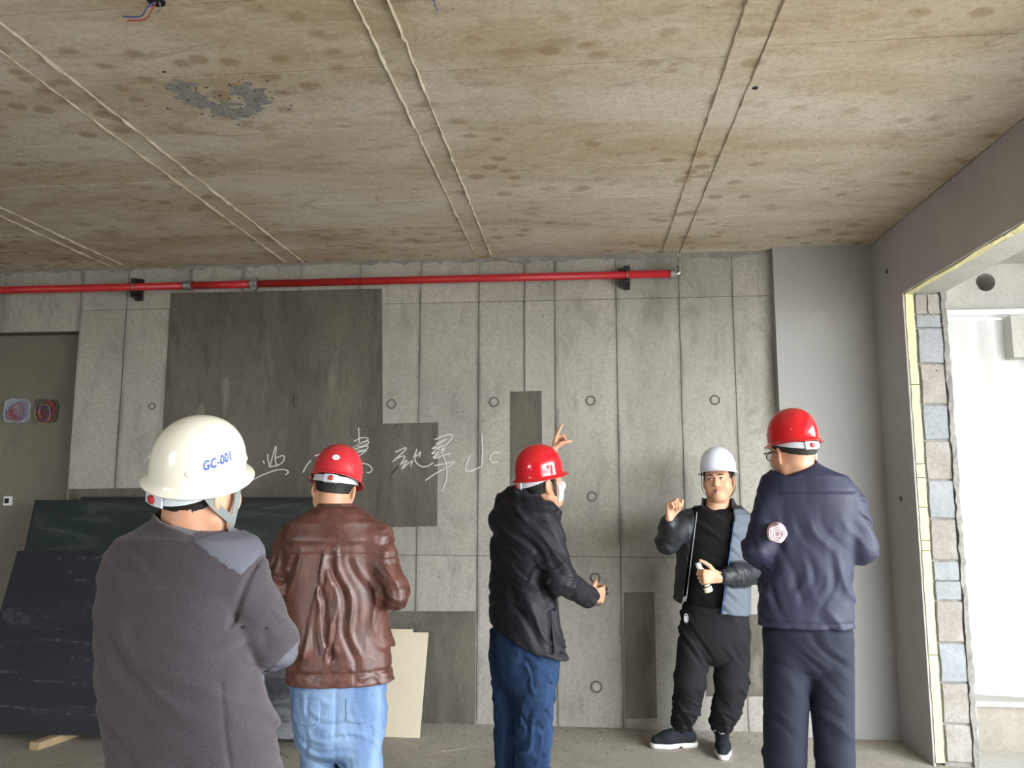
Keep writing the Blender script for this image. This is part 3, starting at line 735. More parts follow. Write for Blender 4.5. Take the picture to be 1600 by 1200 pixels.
# ================================================================== PEOPLE: smooth implicit modelling
class Field:
    """distance samples on a grid; primitives are blended in only near where they stand"""
    def __init__(self, lo, hi, h):
        self.h = h; self.lo = np.array(lo, np.float64)
        self.n = np.ceil((np.array(hi) - self.lo) / h).astype(int) + 1
        self.ax = [(self.lo[i] + h * np.arange(self.n[i])).astype(np.float32) for i in range(3)]
        self.d = np.full(self.n, 0.3, np.float32)
    def copy(self):
        g = Field.__new__(Field); g.__dict__.update(self.__dict__); g.d = self.d.copy(); return g
    def win(self, lo, hi, pad):
        sl = []
        for i in range(3):
            a = int(max(0, math.floor((lo[i] - pad - self.lo[i]) / self.h))); b = int(min(self.n[i], math.ceil((hi[i] + pad - self.lo[i]) / self.h) + 1))
            if b <= a: return None, None
            sl.append(slice(a, b))
        P = np.meshgrid(self.ax[0][sl[0]], self.ax[1][sl[1]], self.ax[2][sl[2]], indexing='ij', sparse=True)
        return tuple(sl), P
    def full(self):
        return np.meshgrid(*self.ax, indexing='ij', sparse=True)
    def blend(self, sl, nd, k, op='add'):
        d = self.d[sl]
        if op == 'add':
            if k <= 0: self.d[sl] = np.minimum(d, nd); return
            hh = np.clip(0.5 + 0.5 * (d - nd) / k, 0, 1); self.d[sl] = d * (1 - hh) + nd * hh - k * hh * (1 - hh)
        elif op == 'sub':
            if k <= 0: self.d[sl] = np.maximum(d, -nd); return
            hh = np.clip(0.5 - 0.5 * (d + nd) / k, 0, 1); self.d[sl] = d * (1 - hh) - nd * hh + k * hh * (1 - hh)
    def cone(self, a, b, r1, r2, k=0.01, op='add', flat=None):
        """tapered capsule; flat=(axis, factor) squashes it along an axis"""
        a = np.array(a, float); b = np.array(b, float); r = max(r1, r2)
        sl, P = self.win(np.minimum(a, b) - r, np.maximum(a, b) + r, 2 * k + 0.02)
        if sl is None: return
        ba = b - a; L2 = float(ba @ ba) + 1e-12
        q = [P[i] - a[i] for i in range(3)]
        t = np.clip((q[0] * ba[0] + q[1] * ba[1] + q[2] * ba[2]) / L2, 0, 1)
        e = [q[i] - t * ba[i] for i in range(3)]
        d2 = e[0] ** 2 + e[1] ** 2 + e[2] ** 2
        if flat is not None:
            ax = np.array(flat[0], float); ax /= np.linalg.norm(ax); c = e[0] * ax[0] + e[1] * ax[1] + e[2] * ax[2]
            d2 = d2 + c * c * (1 / flat[1] ** 2 - 1)
        nd = np.sqrt(d2) - (r1 + (r2 - r1) * t)
        if flat is not None: nd = nd * min(1.0, flat[1] * 1.15)
        self.blend(sl, nd.astype(np.float32), k, op)
    def chain(self, pts, rs, k=0.01, op='add', flat=None):
        for i in range(len(pts) - 1): self.cone(pts[i], pts[i + 1], rs[i], rs[i + 1], k, op, flat)
    def ell(self, c, r, Rm=None, k=0.01, op='add'):
        c = np.array(c, float); r = np.array(r, float); rm = r.max()
        sl, P = self.win(c - rm, c + rm, 2 * k + 0.02)
        if sl is None: return
        q = [P[i] - c[i] for i in range(3)]
        if Rm is not None: q = [q[0] * Rm[0, j] + q[1] * Rm[1, j] + q[2] * Rm[2, j] for j in range(3)]
        k0 = np.sqrt((q[0] / r[0]) ** 2 + (q[1] / r[1]) ** 2 + (q[2] / r[2]) ** 2); k1 = np.sqrt((q[0] / r[0] ** 2) ** 2 + (q[1] / r[1] ** 2) ** 2 + (q[2] / r[2] ** 2) ** 2) + 1e-6
        self.blend(sl, (k0 * (k0 - 1) / k1).astype(np.float32), k, op)
    def loft(self, secs, yaw, k=0.02, op='add', power=2.3, off=0.0):
        """secs: rows (z, cx, cy, rx, ry) in rising z; ellipse axes turned by yaw"""
        S = np.array(sorted(secs), float); z = S[:, 0]; rm = S[:, 3:].max()
        lo = (S[:, 1].min() - rm, S[:, 2].min() - rm, z[0]); hi = (S[:, 1].max() + rm, S[:, 2].max() + rm, z[-1])
        sl, P = self.win(lo, hi, 2 * k + 0.03)
        if sl is None: return
        zz = P[2].ravel(); zc = np.clip(zz, z[0], z[-1])
        def itp(col_):      # smooth interpolation
            out = np.interp(zc, z, S[:, col_]); 
            ker = max(1, int(0.02 / self.h)); 
            pad = np.pad(out, ker, mode='edge'); return np.convolve(pad, np.ones(2 * ker + 1) / (2 * ker + 1), mode='valid')
        cx_, cy_, rx, ry = [itp(j).astype(np.float32)[None, None, :] for j in (1, 2, 3, 4)]
        rx = rx + off; ry = ry + off
        dx = P[0] - cx_; dy = P[1] - cy_
        c, s = math.cos(yaw), math.sin(yaw)
        ex = np.abs(dx * c - dy * s) / rx; ey = np.abs(dx * s + dy * c) / ry
        q = (ex ** power + ey ** power) ** (1 / power)
        nd = (q - 1) * np.minimum(rx, ry)
        dz = np.maximum(z[0] - P[2], P[2] - z[-1])
        nd = np.where(dz > 0, np.sqrt(np.maximum(nd, 0) ** 2 + dz ** 2), np.maximum(nd, dz))
        self.blend(sl, nd.astype(np.float32), k, op)
    def halfspace(self, p, n, k=0.0):
        """keep the side where (x-p).n < 0"""
        P = self.full(); n = np.array(n, float); n /= np.linalg.norm(n)
        self.d = np.maximum(self.d, ((P[0] - p[0]) * n[0] + (P[1] - p[1]) * n[1] + (P[2] - p[2]) * n[2]).astype(np.float32))
    def warp(self, amp, wl, seed=0, stretch=(1, 1, 1), where=None):
        """add cloth-like swelling and folds"""
        r = np.random.default_rng(seed); P = self.full()
        tot = 0
        W = [sum(0.35 * wl * np.sin(P[i] * (2 * math.pi / (wl * r.uniform(1.6, 2.6))) + r.uniform(0, 6.28)) for i in range(3)) for _ in range(3)]
        for o in range(4):
            v = r.normal(size=3); v /= np.linalg.norm(v); v = v * np.array(stretch); ph = r.uniform(0, 6.28); f_ = 2 * math.pi / (wl * r.uniform(0.7, 1.4))
            tot = tot + np.sin(((P[0] + W[0]) * v[0] + (P[1] + W[1]) * v[1] + (P[2] + W[2]) * v[2]) * f_ + ph)
        tot = tot * 0.25
        tot = 1.0 - 2.2 * np.abs(tot)          # soft ridges
        if where is not None: tot = tot * where(P)
        self.d = (self.d - amp * tot).astype(np.float32)
    def folds(self, amp, wl, direc, seed=0, where=None, wob=1.0, patch=0.3, sharp=1.6):
        """long cloth folds whose crests run across 'direc', wandering and fading in and out"""
        r = np.random.default_rng(seed); P = self.full(); v = np.array(direc, float); v /= np.linalg.norm(v)
        def low(w):
            return sum(np.sin((P[i] * r.normal() + P[(i + 1) % 3] * r.normal()) * (2 * math.pi / (w * r.uniform(0.9, 1.5))) + r.uniform(0, 6.28)) for i in range(3)) / 1.8
        s = P[0] * v[0] + P[1] * v[1] + P[2] * v[2] + wob * wl * 0.45 * low(wl * 4.0)
        f_ = np.sin(s * (2 * math.pi / wl) + r.uniform(0, 6.28)) + 0.55 * np.sin(s * (2 * math.pi / (wl * 0.57)) + 2.0 * low(wl * 5))
        f_ = np.sign(f_) * np.abs(f_ / 1.4) ** sharp
        m_ = np.clip(low(wl * 3.2) * 0.7 + patch + 0.3, 0, 1)
        if where is not None: m_ = m_ * where(P)
        self.d = (self.d - amp * f_ * m_).astype(np.float32)
    def mesh(self, name, mats, origin=(0, 0, 0), matfn=None, relax=1):
        d = np.clip(self.d, -4 * self.h, 4 * self.h).astype(np.float32)
        d[[0, -1]] = 4 * self.h; d[:, [0, -1]] = 4 * self.h; d[:, :, [0, -1]] = 4 * self.h
        g = openvdb.FloatGrid(4 * self.h); g.copyFromArray(np.ascontiguousarray(d), tolerance=0.0)
        pts, tris, quads = g.convertToPolygons(isovalue=0.0, adaptivity=0.0)
        pts = pts * self.h + self.lo - np.array(origin)
        me = bpy.data.meshes.new(name)
        nq, nt = len(quads), len(tris)
        me.vertices.add(len(pts)); me.vertices.foreach_set('co', pts.astype(np.float32).ravel())
        loops = np.concatenate([quads.ravel(), tris.ravel()]).astype(np.int32)
        me.loops.add(len(loops)); me.loops.foreach_set('vertex_index', loops)
        me.polygons.add(nq + nt)
        st = np.concatenate([np.arange(nq) * 4, nq * 4 + np.arange(nt) * 3]).astype(np.int32)
        me.polygons.foreach_set('loop_start', st)
        for mm in (mats if isinstance(mats, (list, tuple)) else [mats]): me.materials.append(mm)
        if matfn is not None and nt == 0:
            ctr = (pts[quads].mean(axis=1)) + np.array(origin)
            me.polygons.foreach_set('material_index', matfn(ctr).astype(np.int32))
        me.polygons.foreach_set('use_smooth', np.ones(nq + nt, bool))
        me.update(calc_edges=True); me.validate()
        bm = bmesh.new(); bm.from_mesh(me)
        for _ in range(relax): bmesh.ops.smooth_vert(bm, verts=bm.verts, factor=0.4, use_axis_x=True, use_axis_y=True, use_axis_z=True)
        bmesh.ops.recalc_face_normals(bm, faces=bm.faces)
        bm.to_mesh(me); bm.free()
        return me

def frame(yaw, pitch=0.0, roll=0.0):
    """columns: right, forward, up.  yaw clockwise from +Y, pitch up, roll to the right (degrees)"""
    b, p, r = map(math.radians, (yaw, pitch, roll))
    f = np.array([math.sin(b) * math.cos(p), math.cos(b) * math.cos(p), math.sin(p)])
    rt = np.array([math.cos(b), -math.sin(b), 0.0]); up = np.cross(rt, f)
    rt2 = rt * math.cos(r) - up * math.sin(r); up2 = up * math.cos(r) + rt * math.sin(r)
    return np.stack([rt2, f, up2], axis=1)

def head_prims(F, c, R, wide=1.0, ears=True):
    c = np.array(c, float); L = lambda x, y, z: c + R @ np.array([x, y, z])
    F.ell(L(0, -0.012, 0.035), (0.077 * wide, 0.097, 0.088), R, 0.02)
    F.ell(L(0, 0.028, -0.035), (0.066 * wide, 0.068, 0.088), R, 0.03)
    for s in (-1, 1):
        F.cone(L(0.054 * s * wide, -0.002, -0.058), L(0.014 * s, 0.066, -0.100), 0.022, 0.019, 0.03)
        F.ell(L(0.044 * s * wide, 0.058, -0.028), (0.026, 0.026, 0.03), R, 0.025)
        F.cone(L(0.012 * s, 0.094, 0.026), L(0.046 * s, 0.078, 0.026), 0.009, 0.010, 0.015)
        F.ell(L(0.031 * s, 0.103, 0.004), (0.017, 0.012, 0.009), R, 0.012, 'sub')
        F.ell(L(0.031 * s, 0.083, 0.003), (0.014, 0.013, 0.011), R, 0.003)
        F.ell(L(0.013 * s, 0.103, -0.036), (0.010, 0.011, 0.008), R, 0.006)
        F.cone(L(0.022 * s, 0.094, -0.064), L(0, 0.102, -0.0605), 0.003, 0.006, 0.004)
        F.cone(L(0.020 * s, 0.093, -0.069), L(0, 0.100, -0.0735), 0.003, 0.0075, 0.004)
        if ears:
            ec = L(0.079 * s * wide, -0.008, -0.010)
            Re = R @ np.array([[math.cos(0.35 * s), -math.sin(0.35 * s), 0], [math.sin(0.35 * s), math.cos(0.35 * s), 0], [0, 0, 1]])
            F.ell(ec, (0.009, 0.021, 0.034), Re, 0.006); F.ell(L(0.087 * s * wide, -0.006, -0.006), (0.006, 0.011, 0.018), Re, 0.004, 'sub')
            F.ell(L(0.077 * s * wide, 0.0, -0.036), (0.007, 0.009, 0.011), R, 0.006)
    F.cone(L(0, 0.090, 0.012), L(0, 0.112, -0.030), 0.009, 0.013, 0.012)
    F.ell(L(0, 0.080, -0.100), (0.024, 0.020, 0.018), R, 0.02)

def hand_prims(F, wrist, d, n, side, curl, thumb, spread=0.0, scale=1.0):
    """d: towards the knuckles, n: out of the palm; side=+1 when the thumb lies along d x n"""
    d = np.array(d, float); d /= np.linalg.norm(d); n = np.array(n, float); n -= d * (n @ d); n /= np.linalg.norm(n)
    s = np.cross(d, n) * side; w = np.array(wrist, float); S = scale
    tips = []
    kn = []
    for i, (o, L0) in enumerate(((0.030, 0.074), (0.010, 0.082), (-0.010, 0.077), (-0.028, 0.060))):
        base = w + d * (0.092 - 0.004 * abs(i - 1)) * S + s * o * S - n * 0.004
        F.cone(w + s * o * 0.55 * S + d * 0.01, base, 0.015 * S, 0.0115 * S, 0.010, flat=(n, 0.95))
        p = base; a = 0.0; fan = spread * (1.5 - i)
        for (fr, c, r1, r2) in zip((0.44, 0.31, 0.25), curl[i], (0.0098, 0.0090, 0.0082), (0.0090, 0.0082, 0.0068)):
            a += math.radians(c)
            dr = d * math.cos(a) + n * math.sin(a) + s * math.sin(math.radians(fan)); dr /= np.linalg.norm(dr)
            q = p + dr * L0 * fr * S
            F.cone(p, q, r1 * S, r2 * S, 0.003); p = q
        tips.append(p)
    b = w + d * 0.022 * S + s * 0.020 * S + n * 0.006
    F.cone(w + d * 0.015 + n * 0.004, b + s * 0.004, 0.018 * S, 0.016 * S, 0.01)
    p = b
    for (dd, ds, dn), L0, r1, r2 in zip(thumb, (0.045, 0.034, 0.027), (0.0155, 0.0115, 0.0100), (0.0115, 0.0100, 0.0080)):
        dr = d * dd + s * ds + n * dn; dr /= np.linalg.norm(dr); q = p + dr * L0 * S; F.cone(p, q, r1 * S, r2 * S, 0.005); p = q
    F.cone(w - d * 0.02, w + d * 0.02, 0.026 * S, 0.024 * S, 0.012, flat=(n, 0.75))
    return tips

# ------------------------------------------------------------------ people materials
def skin_mat(name, rgb, rgb2):
    t = NT(name); p = t.pos(); f = t.noise(p, 35, 4); g = t.noise(p, 9, 2)
    c = t.mix(t.rng(g, 0.35, 0.65), s2l(rgb), s2l(rgb2)); t.bump(t.noise(p, 300, 2), 0.08, 0.002)
    return t.out(c, 0.48, Subsurface_Weight=0.12, Subsurface_Radius=(0.01, 0.004, 0.002), Subsurface_Scale=0.5)
def cloth_mat(name, rgb, rough=0.85, weave=900, bumpw=0.25, var=0.12, sheen=0.0, fold=0.35, foldscale=9, spec=0.25, foldvec=(1, 1, 0.45)):
    t = NT(name); p = t.pos(); c = s2l(rgb)
    n1 = t.noise(p, 6, 4, 0.6); n2 = t.noise(p, weave, 2, 0.6)
    a = tuple(x * (1 - var * 1.6) for x in c[:3]) + (1,); b = tuple(min(1, x * (1 + var)) for x in c[:3]) + (1,)
    colr = t.mix(n1, a, b); colr = t.mix(t.rng(n2, 0.4, 0.75, 0, 0.35), colr, a)
    fo = t.noise(t.pos(foldvec), foldscale, 1, 0.4, 0.2)
    t.bump(t.math('ADD', t.math('MULTIPLY', fo, fold * 6), t.math('MULTIPLY', n2, bumpw * 0.25)), 0.55, 0.012)
    return t.out(colr, rough, Specular_IOR_Level=spec, Sheen_Weight=sheen)
def fleece_mat():
    t = NT('grey_fleece'); p = t.pos(); n = t.noise(p, 520, 3, 0.7); g = t.noise(p, 10, 3)
    c = t.mix(t.rng(n, 0.3, 0.7), s2l((55, 50, 55)), s2l((80, 74, 79))); c = t.mix(t.rng(g, 0.4, 0.7, 0, 0.3), c, s2l((58, 53, 57)))
    fo = t.noise(t.pos((0.5, 0.5, 1.3)), 8, 1, 0.4, 0.2)
    t.bump(t.math('ADD', t.math('MULTIPLY', fo, 1.2), t.math('MULTIPLY', n, 0.22)), 0.6, 0.012)
    return t.out(c, 0.97, Specular_IOR_Level=0.1, Sheen_Weight=0.25)
def leather_mat():
    t = NT('brown_leather'); p = t.pos(); n = t.noise(p, 18, 5, 0.65); v = t.voro(p, 420)
    c = t.mix(t.rng(n, 0.3, 0.7), s2l((70, 42, 36)), s2l((96, 60, 51)))
    fo = t.noise(t.pos((1.3, 1.3, 0.5)), 8, 2, 0.45, 0.3)
    t.bump(t.math('ADD', t.math('MULTIPLY', fo, 1.8), t.math('ADD', t.math('MULTIPLY', n, 0.15), t.math('MULTIPLY', v, 0.05))), 0.6, 0.014)
    return t.out(c, t.rng(n, 0.3, 0.7, 0.30, 0.44), Specular_IOR_Level=0.5)
def denim_mat(name, rgb, fade, amt):
    t = NT(name); p = t.pos(); n = t.noise(t.pos((1, 1, 0.4)), 7, 4, 0.6, 0.5); w = t.noise(p, 1100, 2)
    c = t.mix(t.rng(n, 0.36, 0.68, 0, amt), s2l(rgb), s2l(fade)); c = t.mix(t.rng(w, 0.4, 0.7, 0, 0.25), c, tuple(x * 0.6 for x in s2l(rgb)[:3]) + (1,))
    fo = t.noise(t.pos((1, 1, 0.7)), 10, 2, 0.45, 0.4)
    t.bump(t.math('ADD', t.math('MULTIPLY', fo, 1.6), t.math('MULTIPLY', w, 0.1)), 0.55, 0.012)
    return t.out(c, 0.9, Specular_IOR_Level=0.15)
M['skin'] = skin_mat('skin', (206, 160, 130), (192, 142, 113)); M['lips'] = skin_mat('lips', (170, 104, 92), (158, 94, 84))
M['hair'] = plain('black_hair', (22, 20, 19), 0.6, 0.2, 200, 0.5)
M['fleece'] = fleece_mat(); M['leather'] = leather_mat()
M['fleece_panel'] = cloth_mat('smooth_grey_panel', (90, 90, 99), 0.7, 1200, 0.1, 0.06, fold=0.15)
M['jeans_light'] = denim_mat('light_denim', (84, 108, 146), (132, 156, 186), 0.9); M['jeans_dark'] = denim_mat('dark_denim', (32, 48, 76), (52, 76, 112), 0.8)
M['navy_shell'] = cloth_mat('navy_black_shell', (29, 29, 37), 0.6, 900, 0.1, 0.1, fold=0.3, spec=0.35)
M['navy_jacket'] = cloth_mat('navy_jacket', (32, 35, 57), 0.6, 900, 0.1, 0.08, fold=0.3, spec=0.35, foldvec=(1.2, 1.2, 0.5))
M['navy_trouser'] = cloth_mat('navy_trousers', (26, 30, 44), 0.75, 900, 0.1, 0.08, fold=0.25)
M['black_cloth'] = cloth_mat('black_cotton', (18, 18, 19), 0.9, 900, 0.1, 0.15, fold=0.3)
M['black_trouser'] = cloth_mat('black_trousers', (27, 27, 30), 0.85, 900, 0.1, 0.12, fold=0.35)
M['dark_shell'] = cloth_mat('charcoal_shell', (38, 40, 46), 0.5, 900, 0.1, 0.12, fold=0.5, spec=0.45)
M['grey_shell'] = cloth_mat('slate_grey_shell', (92, 99, 110), 0.65, 900, 0.1, 0.06, fold=0.25)
M['blue_zip'] = plain('blue_zip_tape', (44, 92, 146), 0.6, 0.06, 60)
M['silver'] = plain('silver_piping', (150, 152, 156), 0.4, 0.05, 40)
M['dark_trim'] = plain('dark_seam', (30, 28, 30), 0.8, 0.1, 50)
def gloss(name, rgb, rough=0.12, var=0.03, stain=None):
    t = NT(name); p = t.pos(); n = t.noise(p, 9, 4, 0.6); c = s2l(rgb); c2 = tuple(x * (1 - 3 * var) for x in c[:3]) + (1,)
    k = t.mix(t.rng(n, 0.4, 0.75), c, c2)
    if stain: k = t.mix(t.rng(t.noise(p, 22, 4, 0.7), 0.62, 0.8, 0, 0.5), k, s2l(stain))
    return t.out(k, t.rng(n, 0.3, 0.8, rough, rough + 0.1), Coat_Weight=0.4, Coat_Roughness=0.08)
M['hat_red'] = gloss('red_hat_plastic', (196, 26, 36)); M['hat_red_matt'] = gloss('worn_red_hat_plastic', (190, 40, 50), 0.34)
M['hat_cream'] = gloss('cream_hat_plastic', (226, 222, 206), 0.14, 0.02, (206, 194, 164)); M['hat_white'] = gloss('white_hat_plastic', (214, 218, 230), 0.22)
M['strap'] = plain('grey_webbing', (120, 126, 124), 0.8, 0.08, 200); M['strap_dark'] = plain('dark_webbing', (58, 52, 50), 0.85, 0.1, 200)
M['band'] = plain('pale_headband_plastic', (196, 202, 208), 0.4, 0.03, 30); M['knob'] = plain('red_knob', (178, 44, 44), 0.5, 0.05, 30)
M['blue_ink'] = plain('blue_ink', (36, 78, 172), 0.75, 0.08, 80)
M['sole'] = plain('white_rubber_sole', (214, 212, 206), 0.6, 0.06, 30); M['shoe'] = cloth_mat('dark_knit_shoe', (32, 36, 42), 0.85, 600, 0.4, 0.2, fold=0.1)
M['eye'] = plain('eye_white', (206, 196, 188), 0.3, 0.02, 40); M['iris'] = plain('dark_iris', (30, 22, 18), 0.2, 0.05, 40)
M['mask_cloth'] = plain('pale_blue_mask', (196, 214, 222), 0.9, 0.05, 60)
M['lens'] = plain('spectacle_lens', (150, 158, 164), 0.1, 0.02, 10, Alpha=0.35)
M['pink'] = plain('pink_plastic', (216, 178, 188), 0.3, 0.08, 60)
M['bottle'] = plain('cream_bottle_plastic', (226, 228, 196), 0.3, 0.04, 30)

# ------------------------------------------------------------------ hard hat
HLF, HLB, HW, HH = 0.123, 0.118, 0.102, 0.142
def hat_pt(a, t, off=0.0):
    """a: azimuth from the front, clockwise seen from above (to the wearer's right); t: 0 crown .. 1 rim"""
    ly = HLF if math.cos(a) > 0 else HLB
    ph = t * math.pi / 2; rho = math.sin(ph) ** 0.92; z = HH * math.cos(ph) ** 0.86
    bulge = 1.0 + 0.02 * math.sin(ph * 2)
    return np.array([(HW + off) * rho * bulge * math.sin(a), (ly + off) * rho * bulge * math.cos(a), z + off * math.cos(ph)])
def make_hat(c, R, shell_mat, label, group, scale=1.0, adjuster=True, strap_mat=None, strap=None, badge=None, text=None):
    root = empty('hard_hat', tuple(c)); tag(root, label, 'hard hat', group)
    root.matrix_world = Matrix([[R[i, 0] * scale, R[i, 1] * scale, R[i, 2] * scale, c[i]] for i in range(3)] + [[0, 0, 0, 1]])
    nA, nT = 56, 16; mb = MB(); rings = []
    for j in range(1, nT + 1): rings.append([hat_pt(2 * math.pi * k / nA, j / nT) for k in range(nA)])
    def brim(ext, dz, k):
        a = 2 * math.pi * k / nA; p = hat_pt(a, 1.0); dirv = np.array([math.sin(a), math.cos(a), 0])
        fr = max(0.0, math.cos(a)) ** 3; bk = max(0.0, -math.cos(a)) ** 3
        e = ext * (0.013 + 0.016 * fr + 0.004 * bk); drop = dz * (0.017 - 0.004 * fr)
        return p + dirv * e + np.array([0, 0, -drop])
    for ext, dz in ((0.10, 0.35), (0.30, 0.62), (0.65, 0.85), (1.0, 1.0), (1.06, 1.12), (1.0, 1.24), (0.6, 1.1), (0.1, 0.9)):
        rings.append([brim(ext, dz, k) for k in range(nA)])
    for j in range(nT, 0, -2):
        rings.append([hat_pt(2 * math.pi * k / nA, j / nT, -0.004) + np.array([0, 0, -0.002]) for k in range(nA)])
    vs_ = [np.array([0, 0, HH])] + [p for r_ in rings for p in r_] + [np.array([0, 0, HH - 0.006])]
    nR = len(rings)
    fs = [(0, 1 + k, 1 + (k + 1) % nA) for k in range(nA)]
    for j in range(nR - 1):
        for k in range(nA):
            b0 = 1 + j * nA; fs.append((b0 + k, b0 + nA + k, b0 + nA + (k + 1) % nA, b0 + (k + 1) % nA))
    last = len(vs_) - 1
    fs += [(last, 1 + (nR - 1) * nA + (k + 1) % nA, 1 + (nR - 1) * nA + k) for k in range(nA)]
    mb.add(vs_, fs); shell = mb.build('shell', shell_mat, root, True)
    # moulded rivets low on the shell
    for a in (0.75, 1.6, 2.4, -0.75, -1.6, -2.4):
        p = hat_pt(a, 0.86, -0.001); q = hat_pt(a, 0.86, 0.0018); mb = MB(); mb.tube([p, q, q + (q - p) * 0.2], [0.0085, 0.006, 0.002], 12); mb.build('rivet', shell_mat, shell, True)
    # inner headband all round, rear piece hangs lower
    mb = MB(); n = 40; pts_t, pts_b = [], []; hb = []
    for k in range(n):
        a = 2 * math.pi * k / n; low = 0.016 + 0.032 * max(0, -math.cos(a)) - 0.016 * max(0, math.cos(a))
        x, y = 0.0925 * math.sin(a), (0.106 if math.cos(a) > 0 else 0.1185) * math.cos(a)
        hb += [(x, y, -low + 0.022), (x, y, -low - 0.004), (x * 0.97, y * 0.97, -low - 0.004), (x * 0.97, y * 0.97, -low + 0.022)]
    fs = [(k * 4 + c_, k * 4 + (c_ + 1) % 4, ((k + 1) % n) * 4 + (c_ + 1) % 4, ((k + 1) % n) * 4 + c_) for k in range(n) for c_ in range(4)]
    mb.add(hb, fs); band = mb.build('headband', M['band'], root)
    if adjuster:
        mb = MB(); ang = [math.pi + d_ for d_ in (-0.28, -0.1, 0.1, 0.28)]; vs_ = []
        for a in ang:
            for rr_, z in ((1.0, -0.056), (1.06, -0.054), (1.06, -0.023), (1.0, -0.021)): vs_.append((0.094 * rr_ * math.sin(a), 0.119 * rr_ * math.cos(a), z))
        fs = [(k * 4 + c_, k * 4 + (c_ + 1) % 4, (k + 1) * 4 + (c_ + 1) % 4, (k + 1) * 4 + c_) for k in range(3) for c_ in range(4)] + [(0, 1, 2, 3), (15, 14, 13, 12)]
        mb.add(vs_, fs); adj = mb.build('adjuster', M['band'], root)
        mb = MB(); mb.tube([(0, -0.122, -0.039), (0, -0.130, -0.039), (0, -0.132, -0.039)], [0.0105, 0.0105, 0.006], 14); mb.build('knob', M['knob'], adj, True)
    if strap: 
        for pts, wd in strap:
            mb = MB(); P_ = smooth_poly(pts, 5); vs_ = []
            for i, p in enumerate(P_):
                tdir = P_[min(i + 1, len(P_) - 1)] - P_[max(i - 1, 0)]; nrm = np.array([np.sign(p[0]) if abs(p[0]) > 0.01 else 0.0, 0.0, 0.0 if abs(p[0]) > 0.03 else -1.0])
                s_ = np.cross(tdir, nrm); s_ /= np.linalg.norm(s_) + 1e-9; nrm = np.cross(s_, tdir); nrm /= np.linalg.norm(nrm) + 1e-9
                for a_, b_ in ((-1, 0), (1, 0), (1, 1), (-1, 1)): vs_.append(p + s_ * wd / 2 * a_ + nrm * 0.002 * b_)
            n_ = len(P_)
            mb.add(vs_, [(k * 4 + c_, k * 4 + (c_ + 1) % 4, (k + 1) * 4 + (c_ + 1) % 4, (k + 1) * 4 + c_) for k in range(n_ - 1) for c_ in range(4)] + [(3, 2, 1, 0), tuple((n_ - 1) * 4 + c_ for c_ in range(4))])
            mb.build('chin_strap', strap_mat, root)
    if badge:
        a0, t0, wa, wt, bm_ = badge; mb = MB(); n = 24
        vs_ = [hat_pt(a0, t0, 0.0022)] + [hat_pt(a0 + wa * math.cos(2 * math.pi * k / n), t0 + wt * math.sin(2 * math.pi * k / n), 0.0016) for k in range(n)]
        mb.add(vs_, [(0, 1 + k, 1 + (k + 1) % n) for k in range(n)]); bd = mb.build('badge', bm_, shell, True)
        mb = MB(); vs_ = [hat_pt(a0 + wa * 0.62 * x, t0 + wt * 0.62 * y, 0.0030) for x, y in ((-0.9, 0.25), (-0.2, 0.05), (0.9, 0.2), (0.9, 0.45), (-0.1, 0.4), (-0.9, 0.55))]
        mb.add(vs_, [(0, 1, 4, 5), (1, 2, 3, 4)]); mb.build('badge_mark', M['strap'], bd)
    if text:
        s_, a0, da, t0, dt, slope = text
        cu = bpy.data.curves.new('hat_text', 'FONT'); cu.body = s_; cu.size = 1.0; cu.space_character = 1.15; cu.offset = 0.018; to = bpy.data.objects.new('hat_text', cu); col.objects.link(to)
        bpy.context.view_layer.update(); me = bpy.data.meshes.new_from_object(to.evaluated_get(bpy.context.evaluated_depsgraph_get())); bpy.data.objects.remove(to)
        bm = bmesh.new(); bm.from_mesh(me); bmesh.ops.triangulate(bm, faces=bm.faces); bmesh.ops.subdivide_edges(bm, edges=[e for e in bm.edges if e.calc_length() > 0.12], cuts=3); bmesh.ops.triangulate(bm, faces=bm.faces); bmesh.ops.subdivide_edges(bm, edges=[e for e in bm.edges if e.calc_length() > 0.12], cuts=2); bmesh.ops.triangulate(bm, faces=bm.faces) 
        xs_ = [v.co.x for v in bm.verts]; x0_, x1_2 = min(xs_), max(xs_)
        for v in bm.verts:
            u_ = (v.co.x - x0_) / (x1_2 - x0_)
            v.co = Vector(hat_pt(a0 + da * u_, t0 - dt * v.co.y + slope * u_, 0.0024))
        bm.to_mesh(me); bm.free(); me.name = 'lettering'; me.materials.clear(); me.materials.append(M['blue_ink'])
        tag(link('lettering', me, shell), 'blue lettering ' + s_)
    return root

